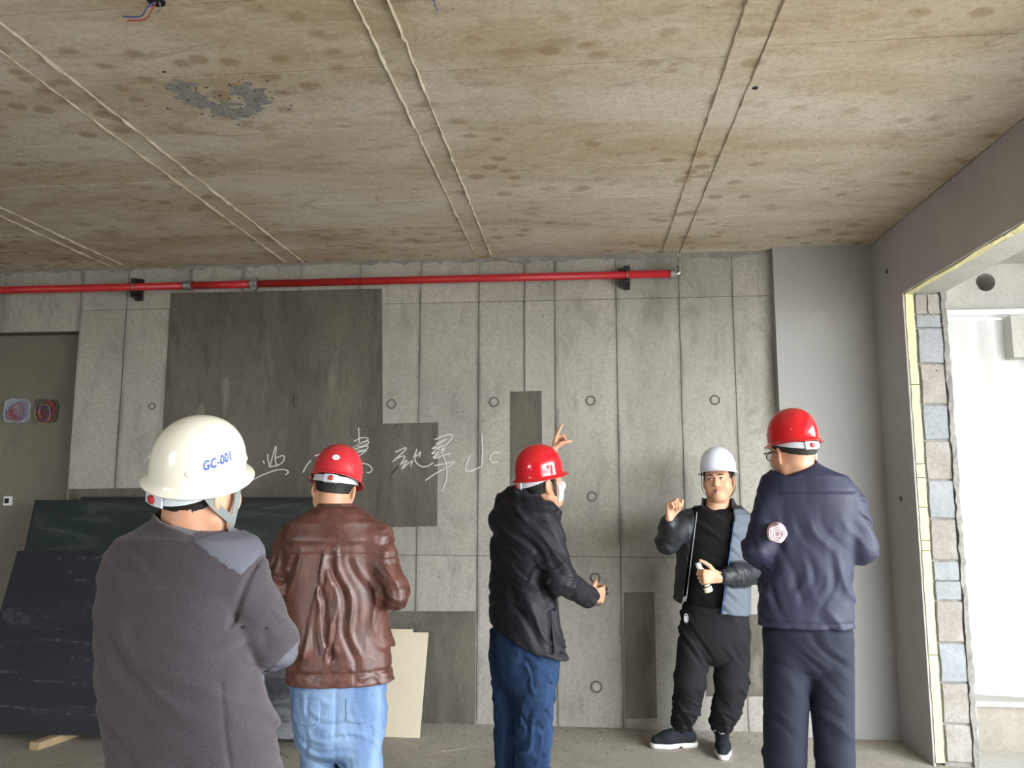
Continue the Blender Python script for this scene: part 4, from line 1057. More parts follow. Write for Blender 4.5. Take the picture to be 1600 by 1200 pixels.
# ------------------------------------------------------------------ shoes
def shoe_meshes(ankle, toe_dir, origin, parent, sole=True):
    d = np.array([toe_dir[0], toe_dir[1], 0.0]); d /= np.linalg.norm(d); s = np.array([d[1], -d[0], 0]); b = np.array([ankle[0], ankle[1], 0.0])
    P = lambda x, y, z: b + d * x + s * y + np.array([0, 0, z])
    F = Field(b - np.array([0.26, 0.26, 0.01]), b + np.array([0.26, 0.26, 0.2]), 0.005)
    F.cone(P(-0.045, 0, 0.055), P(0.10, 0, 0.048), 0.036, 0.040, 0.02); F.cone(P(0.10, 0, 0.046), P(0.165, 0.004, 0.040), 0.042, 0.032, 0.02)
    F.cone(P(-0.03, 0, 0.06), P(-0.012, 0, 0.118), 0.036, 0.038, 0.02); F.cone(P(-0.01, 0, 0.10), P(0.11, 0, 0.062), 0.034, 0.030, 0.03)
    up = F.copy(); up.halfspace(P(0, 0, 0.026), (0, 0, -1)); up.halfspace(P(-0.01, 0, 0.142), (-0.2, 0, 1)) 
    up.cone(P(-0.012, 0, 0.135), P(-0.012, 0, 0.18), 0.026, 0.03, 0.004, 'sub')
    sh = link('shoe', up.mesh('shoe', M['shoe'], origin), parent)
    F2 = Field(b - np.array([0.26, 0.26, 0.01]), b + np.array([0.26, 0.26, 0.08]), 0.005)
    for x0_, x1_3, r0, r1 in ((-0.05, 0.03, 0.040, 0.036), (0.03, 0.10, 0.036, 0.046), (0.10, 0.172, 0.046, 0.034)):
        F2.cone(P(x0_, 0, 0.02), P(x1_3, 0.002, 0.02), r0, r1, 0.01)
    F2.halfspace(P(0, 0, 0.031), (0, 0, 1)); F2.halfspace(P(0, 0, 0.0005), (0, 0, -1))
    if sole: F2.cone(P(0.028, -0.06, 0.004), P(0.028, 0.06, 0.004), 0.010, 0.010, 0.004, 'sub')
    link('sole', F2.mesh('sole', M['sole'], origin), sh)
    mb = MB()
    for k in range(4):
        x = 0.045 + 0.02 * k; z = 0.122 - 0.012 * k
        mb.tube(smooth_poly([P(x, -0.020, z - 0.010), P(x + 0.004, 0, z + 0.002), P(x + 0.012, 0.020, z - 0.012)], 3), 0.0028, 6)
    mb.tube(smooth_poly([P(0.045, 0, 0.128), P(0.06, 0.05, 0.118), P(0.07, 0.08, 0.098)], 4), 0.0018, 6)
    mb.v = [tuple(np.array(v) - np.array(origin)) for v in mb.v]
    mb.build('laces', M['silver'], sh, True)

def bounds(pts, pad):
    a = np.array(pts, float); return a.min(0) - pad, a.max(0) + pad
def rows(Yc, data, rel, k):
    """torso rows from the picture: (v, uL, uR, depth ratio) at distance Yc -> loft sections"""
    out = []; c, s = abs(math.cos(math.radians(rel))), abs(math.sin(math.radians(rel)))
    for r in data:
        v, uL, uR = r[:3]; kk = r[3] if len(r) > 3 else k; dy = r[4] if len(r) > 4 else 0.0
        a = atY(uL, v, Yc + dy); b = atY(uR, v, Yc + dy); w = np.linalg.norm(b - a) / 2
        rx = w / math.sqrt(c * c + (kk * s) ** 2)
        m_ = (a + b) / 2; out.append((m_[2], m_[0], m_[1], rx, rx * kk))
    return out
# ------------------------------------------------------------------ building one figure
def P3(j): return atY(*j)
def down(p, z): return np.array([p[0], p[1], z])
def scale_rows(secs, f, z0=None, z1=None):
    return [(z, x, y, rx * f, ry * f) for z, x, y, rx, ry in secs]

def base_body(origin, torso, yaw, arms, legs, head_c, Rh, hands, wide=1.0, neck_r=0.056, h=0.005, lips=False, extra=None):
    """continuous body: head, neck, trunk, limbs, hands.  arms: lists of 3 points; legs: lists of 3 points"""
    pts = [p for a in arms for p in a] + [p for l in legs for p in l] + [head_c + np.array([0, 0, 0.13])] + [hh['w'] for hh in hands]
    lo, hi = bounds(pts, 0.20); lo[2] = 0.0
    F = Field(lo, hi, h)
    zlo = min(t[0] for t in torso); zhi = max(t[0] for t in torso)
    ts = [(z, x, y, rx * (0.86 if z > zlo + 0.25 * (zhi - zlo) else 0.78), ry * (0.86 if z > zlo + 0.25 * (zhi - zlo) else 0.78)) for z, x, y, rx, ry in torso[2:]]
    F.loft(ts, math.radians(yaw), 0.03)
    tt = sorted(torso)[-2]; nb = np.array([tt[1], tt[2], tt[0] - 0.02])
    for a in arms: F.chain(a, [0.046, 0.040, 0.028], 0.03)
    for l in legs: F.chain(l, [0.078, 0.052, 0.030], 0.03)
    L = lambda x, y, z: head_c + Rh @ np.array([x, y, z])
    F.cone(L(0, -0.022, -0.045), nb, neck_r, neck_r * 1.12, 0.025)
    head_prims(F, head_c, Rh, wide)
    if extra: extra(F, L)
    for hh in hands: hand_prims(F, hh['w'], hh['d'], hh['n'], hh['side'], hh['curl'], hh['thumb'], hh.get('spread', 0), hh.get('s', 1.0))
    mf = None
    if lips:
        def mf(c):
            q = (c - head_c) @ Rh
            return ((np.abs(q[:, 2] + 0.067) < 0.0095 * np.clip(1.15 - np.abs(q[:, 0]) / 0.026, 0, 1)) & (q[:, 1] > 0.085)).astype(int)
    me = F.mesh('person', [M['skin'], M['lips']] if lips else M['skin'], origin, mf, 1)
    return me, F

def add_hair(F_h, head_c, Rh, origin, parent, low=-0.045, wide=1.0, thick=0.0035):
    F = Field(head_c - 0.17, head_c + 0.17, 0.004); L = lambda x, y, z: head_c + Rh @ np.array([x, y, z])
    head_prims(F, head_c, Rh, wide, False); F.cone(L(0, -0.022, -0.045), L(0, -0.03, -0.14), 0.056, 0.06, 0.025)
    F.d -= thick
    # hairline: off the face, above the nape, cut round the ears
    F.halfspace(L(0, 0.045, 0.02), Rh @ np.array([0, 1.0, -0.15])); F.halfspace(L(0, -0.06, low), Rh @ np.array([0, 0.35, -0.94]))
    for s in (-1, 1): F.ell(L(0.085 * s * wide, 0.0, -0.022), (0.03, 0.030, 0.042), Rh, 0.004, 'sub')
    F.warp(0.0012, 0.012, 5)
    return link('hair', F.mesh('hair', M['hair'], origin), parent)

def tuck(F, z, depth=0.022, soft=0.03):
    """draw cloth inwards above height z so that it goes under the garment above"""
    P = F.full(); F.d = (F.d + depth * np.clip((P[2] - z + 0.012) / soft, 0, 1)).astype(np.float32)
def slant_cut(F, pa, pb, Yc, c, rad):
    """lower the collar along the line pa-pb, only within rad of the neck axis c"""
    a, b = P3((*pa, Yc)), P3((*pb, Yc)); n_ = np.cross(b - a, FWD); n_ /= np.linalg.norm(n_); n_ = n_ if n_[2] > 0 else -n_
    P = F.full(); pl = (P[0] - a[0]) * n_[0] + (P[1] - a[1]) * n_[1] + (P[2] - a[2]) * n_[2]
    rr_ = np.hypot(P[0] - c[0], P[1] - c[1])
    F.d = np.where(rr_ < rad, np.maximum(F.d, pl), F.d).astype(np.float32)
def pelvis(F, secs, yaw, drop=0.13):
    """hip block whose underside narrows into the legs"""
    z, x, y, rx, ry = min(secs)
    F.loft(list(secs) + [(z - drop * 0.45, x, y, rx * 0.90, ry * 0.90), (z - drop * 0.8, x, y, rx * 0.66, ry * 0.72), (z - drop, x, y, rx * 0.15, ry * 0.35)], yaw, 0.05)

def arm_field(F, pts, rs, k=0.02):
    """sleeve with a soft bend"""
    F.chain(pts, rs, k)

def ring_collar(F, c, yaw, rx, ry, z0, z1, flare=0.008, th=0.008, tilt=(0, 0)):
    """stand-up collar open at the top"""
    secs = [(z0 - 0.02, c[0], c[1], rx + flare, ry + flare), (z0, c[0], c[1], rx + flare, ry + flare), (z1, c[0] + tilt[0], c[1] + tilt[1], rx, ry)]
    F.loft(secs, math.radians(yaw), 0.012, power=2.1)
    return [(z0 + 0.004, c[0], c[1], rx + flare - th, ry + flare - th), (z1 + 0.03, c[0] + tilt[0], c[1] + tilt[1], rx - th, ry - th)]

def groove(F, fn, depth, width):
    """press a seam line into the cloth where fn(P) is near zero"""
    P = F.full(); F.d = (F.d + depth * np.exp(-(fn(P) / width) ** 2)).astype(np.float32)

RELAX = [(18, 30, 22)] * 4
def curl_all(a, b, c): return [(a, b, c)] * 4

# ================================================================== brown leather jacket, from behind
def build_brown():
    Y = 3.1; al = -18.0; yaw = -13.0; rel = yaw - al
    torso = rows(Y, [(790, 497, 556, 0.95), (801, 474, 577, 0.75), (816, 455, 592), (840, 444, 603), (880, 448, 605), (930, 449, 606), (990, 449, 607), (1030, 451, 610), (1064, 453, 613)], rel, 0.60)
    O = P3((527, 1100, Y)); O[2] = 0.0
    hipz = P3((527, 1095, Y))[2]
    RA = [P3((588, 840, Y)), P3((615, 925, Y - 0.03)), P3((598, 915, Y + 0.22))]; LA = [P3((456, 842, Y)), P3((439, 928, Y - 0.03)), P3((462, 935, Y + 0.22))]
    hR = P3((562, 1095, Y)); hL = P3((497, 1095, Y)); kR = P3((566, 1205, Y - 0.01)); kL = P3((504, 1205, Y + 0.03))
    aR = down(kR + np.array([0.02, -0.03, 0]), 0.10); aL = down(kL + np.array([-0.01, 0.05, 0]), 0.10)
    legs = [[hR, kR, aR], [hL, kL, aL]]
    hc = P3((523, 765, Y + 0.02)); Rh = frame(al + 8, -17, 7)
    fw = np.array([math.sin(math.radians(yaw)), math.cos(math.radians(yaw)), 0])
    hands = [dict(w=RA[2] + fw * 0.03, d=fw + np.array([-0.4, 0, 0.1]), n=(-0.7, 0.3, 0.2), side=1, curl=curl_all(35, 40, 25), thumb=((0.6, 0.6, 0.3), (0.8, 0.2, 0.4), (0.9, 0, 0.4))),
             dict(w=LA[2] + fw * 0.03, d=fw + np.array([0.4, 0, 0.1]), n=(0.7, 0.3, 0.2), side=-1, curl=curl_all(35, 40, 25), thumb=((0.6, 0.6, 0.3), (0.8, 0.2, 0.4), (0.9, 0, 0.4)))]
    me, F = base_body(O, torso, yaw, [RA, LA], legs, hc, Rh, hands, h=0.0055)
    man = link('person', me, None, tuple(O)); tag(man, 'man in brown leather jacket and light blue jeans seen from behind', 'person', 'men in hard hats')
    add_hair(F, hc, Rh, O, man, -0.030)
    # jacket
    lo, hi = bounds(RA + LA + [np.array(t[1:3] .__add__((t[0],)) if isinstance(t[1:3], tuple) else (t[1], t[2], t[0])) for t in torso], 0.16); lo[2] = min(t[0] for t in torso) - 0.03
    J = Field(lo, hi, 0.0055)
    J.loft(torso[2:], math.radians(yaw), 0.03)
    sh = sorted(torso)[-1]
    J.loft([torso[3], torso[2], torso[1], (torso[1][0] + 0.02, torso[0][1], torso[0][2], torso[0][3] * 1.05, torso[0][4] * 1.05)], math.radians(yaw), 0.03)
    for A in (RA, LA):
        J.chain([A[0] + np.array([0, 0, -0.012]), A[1], A[2]], [0.070, 0.062, 0.052], 0.025)
    top = torso[0]
    inner = ring_collar(J, (top[1], top[2]), yaw, top[3] * 0.98, top[4] * 1.0, torso[1][0] + 0.005, top[0] + 0.012, 0.006)
    zt = max(t[0] for t in torso); zb = min(t[0] for t in torso)
    c0 = np.array([torso[4][1], torso[4][2]]); rv = (math.cos(math.radians(yaw)), -math.sin(math.radians(yaw)))
    def folds(P):
        side = (P[0] - c0[0]) * rv[0] + (P[1] - c0[1]) * rv[1]
        return np.clip((zt - 0.14 - P[2]) / 0.10, 0, 1) * np.clip((P[2] - zb - 0.06) / 0.08, 0.15, 1)
    rv3 = np.array([rv[0], rv[1], 0.0]); lat = lambda P: (P[0] - c0[0]) * rv[0] + (P[1] - c0[1]) * rv[1]
    J.folds(0.010, 0.085, rv3 + np.array([0, 0, -0.18]), 3, lambda P: folds(P) * (lat(P) < 0.02), 0.8, 0.5); J.folds(0.010, 0.075, rv3 + np.array([0, 0, 0.22]), 4, lambda P: folds(P) * (lat(P) > -0.06), 0.8, 0.5)
    J.folds(0.006, 0.06, rv3 * 0.55 + np.array([0, 0, 0.8]), 6, lambda P: np.clip((np.abs(lat(P)) - 0.15) / 0.05, 0, 1) * np.clip((P[2] - zb - 0.10) / 0.08, 0, 1), 0.8, 0.5); J.folds(0.002, 0.05, (0.4, 0.2, 1), 8, lambda P: np.clip((zb + 0.12 - P[2]) / 0.06, 0, 1), 0.8, 0.4)
    yz = P3((527, 867, Y))[2]; bz_ = P3((527, 1043, Y))[2]
    groove(J, lambda P: P[2] - yz - 0.012 * np.cos((P[0] - c0[0]) * 6), 0.004, 0.006)
    groove(J, lambda P: P[2] - bz_, 0.005, 0.007)
    groove(J, lambda P: ((P[0] - c0[0]) * rv[0] + (P[1] - c0[1]) * rv[1]) + 0.3 * np.maximum(0, P[2] - yz) * 100, 0.003, 0.005)
    J.loft(inner, math.radians(yaw), 0.0, 'sub', power=2.1)
    J.halfspace((0, 0, zb), (0, 0, -1))
    for A in (RA, LA):
        dv = A[2] - A[1]; J.halfspace(A[2] + dv / np.linalg.norm(dv) * 0.03, dv) if False else None
    jo = link('leather_jacket', J.mesh('leather_jacket', M['leather'], O), man)
    # jeans
    lo, hi = bounds([hR, hL, aR, aL], 0.2); lo[2] = 0.04; hi[2] = zb + 0.08
    T = Field(lo, hi, 0.006)
    pel = rows(Y, [(1045, 458, 604), (1075, 459, 601), (1110, 461, 600), (1135, 463, 600)], rel, 0.68)
    pelvis(T, pel, math.radians(yaw))
    T.chain([P3((563, 1110, Y)), kR, aR], [0.088, 0.073, 0.066], 0.03); T.chain([P3((496, 1110, Y)), kL, aL], [0.088, 0.077, 0.066], 0.03); tuck(T, zb)
    T.folds(0.005, 0.055, (0.5, 0.2, 1), 21, None, 1.0, 0.2); T.folds(0.004, 0.06, (1, 0.2, 0.3), 22, None, 1.0, 0.2); T.halfspace((0, 0, 0.07), (0, 0, -1))
    pc = P3((529, 1090, Y))
    groove(T, lambda P: np.hypot((P[0] - pc[0]) * rv[0] + (P[1] - pc[1]) * rv[1], 0 * P[2]) + np.maximum(0, (P[1] - pc[1])) * 3, 0.006, 0.007)
    jn = link('jeans', T.mesh('jeans', M['jeans_light'], O), man)
    for u0 in (473, 553):       # back pockets
        G = T.copy(); G.d = G.d - 0.003
        a = P3((u0, 1078, Y)); b = P3((u0 + 44, 1122, Y)); P = G.full()
        xx = P[0]; dmask = np.maximum(np.maximum(a[0] - xx, xx - b[0]), np.maximum(b[2] - P[2] + 0.25 * np.abs(xx - (a[0] + b[0]) / 2), P[2] - a[2]))
        dmask = np.maximum(dmask, P[1] - pc[1] + 0.02)
        G.d = np.maximum(G.d, dmask).astype(np.float32); link('back_pocket', G.mesh('back_pocket', M['jeans_light'], O, None, 0), jn)
    for a, dx in ((aR, 0.15), (aL, -0.2)): shoe_meshes(a, (dx - 0.2, 1.0), O, man)
    # hat
    hp = hc + Rh @ np.array([0, -0.006, 0.048])
    make_hat(hp, Rh, M['hat_red_matt'], 'matt red hard hat with white oval sticker, worn with brown leather jacket', 'hard hats', badge=(math.pi - 0.02, 0.80, 0.15, 0.055, M['white_plastic']), strap_mat=M['strap_dark'])
    return man

# ================================================================== grey fleece, nearest man
def build_grey():
    Y = 1.85; al = -27.6; yaw = 10.0; rel = yaw - al
    torso = rows(Y, [(806, 248, 356, 0.9), (822, 228, 366, 0.75), (843, 203, 384), (866, 188, 394), (900, 176, 388), (950, 166, 378), (1010, 164, 380), (1060, 168, 394), (1120, 176, 410), (1190, 187, 424)], rel, 0.66)
    O = P3((300, 1190, Y)); O[2] = 0
    RA = [P3((366, 892, Y - 0.03)), P3((424, 1003, Y + 0.06)), P3((330, 1005, Y + 0.26))]; LA = [P3((212, 892, Y + 0.06)), P3((208, 1000, Y + 0.22)), P3((330, 1030, Y + 0.14))]
    bot = min(torso)
    hipc = np.array([bot[1], bot[2], bot[0]]); rv3 = np.array([math.cos(math.radians(yaw)), -math.sin(math.radians(yaw)), 0])
    hR = hipc + rv3 * 0.09; hL = hipc - rv3 * 0.09; kR = down(hR + np.array([0.01, 0.02, 0]), 0.48); kL = down(hL + np.array([-0.01, 0.0, 0]), 0.48)
    aR = down(kR, 0.10); aL = down(kL, 0.10)
    hc = P3((310, 765, Y)); Rh = frame(al + 52, 8, 8); Rt = frame(al + 52, 14, 19)
    hands = [dict(w=P3((336, 1042, Y + 0.08)), d=P3((394, 1032, Y - 0.10)) - P3((336, 1042, Y + 0.08)), n=(0.8, 0.6, 0), side=1, curl=curl_all(12, 20, 15), thumb=((0.7, 0.6, 0.2), (0.9, 0.2, 0.2), (1, 0, 0.1)), s=0.95),
             dict(w=P3((330, 1005, Y + 0.26)), d=(-0.6, 0.1, 0.1), n=(0, -1, 0), side=-1, curl=curl_all(15, 20, 15), thumb=((0.7, 0.6, 0.2), (0.9, 0.2, 0.2), (1, 0, 0.1)))]
    me, F = base_body(O, torso, yaw, [RA, LA], [[hR, kR, aR], [hL, kL, aL]], hc, Rh, hands, h=0.005, wide=1.06, neck_r=0.064)
    man = link('person', me, None, tuple(O)); tag(man, 'man in grey fleece jacket with folded arms, nearest the viewer', 'person', 'men in hard hats')
    add_hair(F, hc, Rh, O, man, -0.040, 1.06)
    lo, hi = bounds(RA + LA + [(t[1], t[2], t[0]) for t in torso], 0.18); lo[2] = bot[0] - 0.09
    J = Field(lo, hi, 0.005)
    t2 = torso[2:] + [(bot[0] - 0.06, bot[1], bot[2], bot[3] * 0.98, bot[4])]
    J.loft(t2, math.radians(yaw), 0.03)
    J.loft([torso[4], torso[3], torso[2], torso[1], (torso[1][0] + 0.01, torso[0][1], torso[0][2], torso[0][3], torso[0][4])], math.radians(yaw), 0.03)
    J.chain([RA[0] + np.array([0, 0, -0.005]), RA[1], RA[2]], [0.071, 0.066, 0.054], 0.008); J.cone(RA[0] + np.array([-0.03, 0.02, 0.0]), RA[0], 0.07, 0.068, 0.03); J.chain([LA[0], LA[1], LA[2]], [0.066, 0.062, 0.05], 0.03)
    top = torso[0]
    inner = ring_collar(J, (top[1], top[2]), yaw, top[3] * 0.96, top[4] * 1.02, torso[1][0], top[0] + 0.018, 0.010, 0.012)
    zb = bot[0] - 0.05; zs_ = P3((350, 1000, Y))[2]
    ac = np.array(RA[1])
    J.folds(0.006, 0.085, (0.35, 0.15, 1), 31, lambda P: np.clip((P3((300, 960, Y))[2] - P[2]) / 0.1, 0.0, 1), 1.0, 0.25); J.folds(0.004, 0.10, (0.8, 0.2, 0.6), 32, None, 1.0, 0.2); J.folds(0.006, 0.05, (0.5, 0.3, 0.8), 33, lambda P: np.exp(-(((P[0] - ac[0]) ** 2 + (P[1] - ac[1]) ** 2 + (P[2] - ac[2] - 0.05) ** 2) / 0.0120))) ; J.warp(0.0, 0.06, 33, (1, 1, 1), lambda P: np.exp(-(((P[0] - ac[0]) ** 2 + (P[1] - ac[1]) ** 2 + (P[2] - ac[2] - 0.05) ** 2) / 0.0120)))
    # armhole seam, side seam
    am = RA[0] + np.array([-0.035, 0.0, 0.0]); nrm = P3((400, 880, Y)) - P3((352, 900, Y)); nrm = nrm / np.linalg.norm(nrm)
    sp = P3((352, 985, Y - .1)); sv = P3((398, 868, Y - .1)) - sp; pn = np.cross(sv, FWD); pn /= np.linalg.norm(pn)
    groove(J, lambda P: ((P[0] - sp[0]) * pn[0] + (P[1] - sp[1]) * pn[1] + (P[2] - sp[2]) * pn[2]) + 10 * np.maximum(0, sp[2] - P[2]), 0.009, 0.0055)
    s2 = P3((372, 1045, Y)); s3 = P3((392, 1190, Y)); sv2 = s3 - s2; pn2 = np.cross(sv2, FWD); pn2 /= np.linalg.norm(pn2)
    groove(J, lambda P: ((P[0] - s2[0]) * pn2[0] + (P[1] - s2[1]) * pn2[1] + (P[2] - s2[2]) * pn2[2]) + 10 * np.maximum(0, P[2] - s2[2]) + 10 * np.maximum(0, P[1] - Y - 0.1), 0.004, 0.004)
    J.loft(inner, math.radians(yaw), 0.0, 'sub', power=2.1); J.halfspace((0, 0, zb), (0, 0, -1))
    slant_cut(J, (238, 792), (388, 846), Y, (top[1], top[2]), 0.125)
    jk = link('fleece_jacket', J.mesh('fleece_jacket', M['fleece'], O), man)
    # smooth panels: shoulder yoke and elbow patch, laid 1.5 mm proud
    def overlay(name, planes, mat, off=0.0018, cap=None):
        G = J.copy(); G.d = G.d - off
        for p, n_ in planes: G.halfspace(p, n_)
        if cap: G.d = np.maximum(G.d, cap(G.full())).astype(np.float32)
        return link(name, G.mesh(name, mat, O, None, 3), jk)
    A_ = P3((277, 838, Y - .15)); B_ = P3((362, 911, Y - .15)); C_ = P3((394, 872, Y - .15)); v1 = np.cross(B_ - A_, FWD); v1 /= np.linalg.norm(v1); v2 = np.cross(C_ - B_, FWD); v2 /= np.linalg.norm(v2)
    cen = P3((350, 870, Y - .15))
    def outward(n_, p): return n_ if (cen - p) @ n_ < 0 else -n_
    tz = torso[1][0] - 0.004
    overlay('shoulder_panel', [(A_, outward(v1, A_)), (B_, outward(v2, B_)), ((0, 0, tz), (0, 0, 1)), ((0, Y + 0.02, 0), (0, 1, 0))], M['fleece_panel'])
    E0 = P3((412, 1052, Y)); E1 = P3((470, 1000, Y)); v3 = np.cross(E1 - E0, FWD); v3 /= np.linalg.norm(v3); ce = P3((450, 1045, Y)); v3 = v3 if (ce - E0) @ v3 < 0 else -v3
    overlay('elbow_patch', [(E0, v3)], M['fleece_panel'], cap=lambda P: np.sqrt((P[0] - RA[1][0]) ** 2 + (P[1] - RA[1][1]) ** 2 + (P[2] - RA[1][2]) ** 2) - 0.092)
    # collar seam band
    # trousers
    lo, hi = bounds([hR, hL, aR, aL], 0.2); lo[2] = 0.04; hi[2] = bot[0] + 0.1
    T = Field(lo, hi, 0.007)
    pelvis(T, [(bot[0] - 0.10, bot[1], bot[2], bot[3] * 0.9, bot[4] * 0.92), (bot[0] + 0.06, bot[1], bot[2], bot[3] * 0.9, bot[4] * 0.9)], math.radians(yaw))
    T.chain([hR - np.array([0, 0, .12]), kR, aR], [0.095, 0.075, 0.07], 0.02); T.chain([hL - np.array([0, 0, .12]), kL, aL], [0.095, 0.075, 0.07], 0.02)
    T.warp(0.004, 0.1, 41); T.halfspace((0, 0, 0.07), (0, 0, -1)); link('trousers', T.mesh('trousers', M['navy_trouser'], O), man)
    for a in (aR, aL): shoe_meshes(a, (0.2, 1.0), O, man)
    hp = hc + Rh @ np.array([0, -0.004, 0.046])
    st = [([np.array([0.080, -0.052, -0.006]), np.array([0.098, -0.030, -0.045]), np.array([0.109, 0.008, -0.086]), np.array([0.110, 0.020, -0.098])], 0.020),
          ([np.array([0.080, 0.050, -0.006]), np.array([0.098, 0.042, -0.045]), np.array([0.110, 0.022, -0.098]), np.array([0.100, 0.026, -0.130]), np.array([0.070, 0.045, -0.160]), np.array([0.02, 0.055, -0.178]), np.array([-0.05, 0.04, -0.15]), np.array([-0.085, 0.03, -0.06]), np.array([-0.09, 0.04, 0.0])], 0.018)]
    make_hat(hp, Rt, M['hat_cream'], 'cream white hard hat lettered GC-001, on the nearest man', 'hard hats', 1.0, True, M['strap'], st, None, ('GC-001', 2.10, -0.64, 0.83, 0.15, -0.07))
    return man

# ================================================================== pointing man in navy shell and dark jeans
def build_pointer():
    Y = 3.6; al = -3.0; yaw = 50.0; rel = yaw - al
    torso = rows(Y, [(772, 800, 858, 0.95), (784, 782, 866, 0.85), (800, 772, 870), (830, 768, 872), (880, 767, 871), (930, 766, 868), (975, 765, 872), (1010, 768, 882), (1026, 769, 888)], rel, 0.72)
    O = P3((815, 1100, Y)); O[2] = 0
    RA = [P3((852, 830, Y - 0.10)), P3((876, 905, Y - 0.15)), P3((918, 933, Y + 0.05))]; LA = [P3((795, 800, Y + 0.14)), P3((842, 752, Y + 0.36)), P3((863, 709, Y + 0.48))]
    hR = P3((836, 1030, Y - 0.05)); hL = P3((798, 1030, Y + 0.06)); kR = P3((834, 1150, Y - 0.05)); kL = P3((797, 1150, Y + 0.06)); aR = P3((826, 1250, Y - 0.06)); aL = P3((797, 1250, Y + 0.06)); aR = down(aR, 0.10); aL = down(aL, 0.10)
    hc = P3((845, 755, Y)); Rh = frame(al + 60, 10, 4)
    up = np.array([0, 0, 1.0]); pd = P3((882, 655, Y + 0.53)) - LA[2]
    hands = [dict(w=LA[2], d=pd, n=np.array([1.0, -0.15, -0.25]), side=-1, curl=[(4, 4, 3), (62, 75, 50), (70, 80, 55), (74, 80, 55)], thumb=((0.75, 0.35, 0.55), (0.6, -0.1, 0.8), (0.45, -0.5, 0.75))),
             dict(w=RA[2], d=(0.75, 0.62, 0.05), n=(-0.55, 0.6, 0.15), side=1, curl=curl_all(48, 62, 40), thumb=((0.7, 0.6, 0.3), (0.8, 0.1, 0.7), (0.7, -0.1, 0.8)))]
    me, F = base_body(O, torso, yaw, [RA, LA], [[hR, kR, aR], [hL, kL, aL]], hc, Rh, hands, h=0.005)
    man = link('person', me, None, tuple(O)); tag(man, 'man in dark navy shell jacket and blue jeans pointing up at the wall', 'person', 'men in hard hats')
    add_hair(F, hc, Rh, O, man, -0.050)
    # face mask
    K = Field(hc - 0.17, hc + 0.17, 0.004); L = lambda x, y, z: hc + Rh @ np.array([x, y, z])
    head_prims(K, hc, Rh, 1.0, False); K.d -= 0.006
    K.halfspace(L(0, 0, -0.010), Rh @ np.array([0, 0, 1.0])); K.halfspace(L(0, 0.045, 0), Rh @ np.array([0, -1.0, 0.0])); K.halfspace(L(0, 0, -0.098), Rh @ np.array([0, 0.1, -1.0]))
    link('face_mask', K.mesh('face_mask', M['mask_cloth'], O), man)
    lo, hi = bounds(RA + LA + [(t[1], t[2], t[0]) for t in torso], 0.17); lo[2] = min(torso)[0] - 0.03
    J = Field(lo, hi, 0.0055)
    J.loft(torso[2:], math.radians(yaw), 0.03); J.loft([torso[3], torso[2], torso[1], (torso[1][0] + 0.012, torso[0][1], torso[0][2], torso[0][3], torso[0][4])], math.radians(yaw), 0.03)
    J.chain([RA[0], RA[1], RA[2]], [0.078, 0.064, 0.050], 0.03); J.chain([LA[0] + np.array([0.0, 0, -0.01]), LA[1], LA[1] + (LA[2] - LA[1]) * 0.62], [0.080, 0.064, 0.050], 0.03)
    # raised shoulder with bunched hood
    J.cone(P3((790, 785, Y + 0.06)), P3((812, 770, Y + 0.0)), 0.055, 0.045, 0.03); J.cone(P3((812, 768, Y - 0.06)), P3((846, 800, Y - 0.10)), 0.030, 0.022, 0.025); J.cone(P3((846, 796, Y - 0.09)), P3((876, 826, Y - 0.02)), 0.022, 0.012, 0.02)
    top = torso[0]; inner = ring_collar(J, (top[1], top[2]), yaw, top[3] * 0.95, top[4], torso[1][0] - 0.01, top[0] + 0.004, 0.012, 0.01)
    J.folds(0.008, 0.11, (0.75, 0.2, 0.55), 51, None, 1.0, 0.4); J.folds(0.005, 0.06, (0.5, 0.2, 0.9), 52, None, 1.0, 0.1); ae = np.array(RA[1]); J.folds(0.007, 0.045, (0.7, 0.3, -0.6), 53, lambda P: np.exp(-(((P[0] - ae[0]) ** 2 + (P[1] - ae[1]) ** 2 + (P[2] - ae[2]) ** 2) / 0.02)))
    J.loft(inner, math.radians(yaw), 0.0, 'sub', power=2.1)
    h0, h1 = P3((764, 972, Y)), P3((888, 1022, Y)); hn = np.cross(h1 - h0, FWD); hn = hn if hn[2] < 0 else -hn
    J.halfspace(h0, hn)
    z0 = P3((842, 975, Y - 0.12)); 
    pv = P3((857, 950, Y)) - P3((860, 1005, Y)); pn = np.cross(pv, FWD); pn /= np.linalg.norm(pn); p0 = P3((858, 978, Y))
    groove(J, lambda P: ((P[0] - p0[0]) * pn[0] + (P[1] - p0[1]) * pn[1] + (P[2] - p0[2]) * pn[2]) + 10 * np.maximum(0, np.abs(P[2] - p0[2]) - 0.085) + 10 * np.maximum(0, P[1] - Y), 0.012, 0.006)
    jk = link('shell_jacket', J.mesh('shell_jacket', M['navy_shell'], O), man)
    cuff = RA[2] - (RA[2] - RA[1]) / np.linalg.norm(RA[2] - RA[1]) * 0.005
    lo, hi = bounds([hR, hL, aR, aL], 0.2); lo[2] = 0.04; hi[2] = hR[2] + 0.24
    T = Field(lo, hi, 0.006)
    pelvis(T, rows(Y, [(935, 772, 866), (990, 768, 870), (1020, 766, 872), (1040, 766, 872)], rel, 0.75), math.radians(yaw))
    T.chain([hR, kR, aR], [0.104, 0.078, 0.070], 0.02); T.chain([hL, kL, aL], [0.092, 0.072, 0.066], 0.02); tuck(T, P3((820, 985, Y))[2], 0.012)
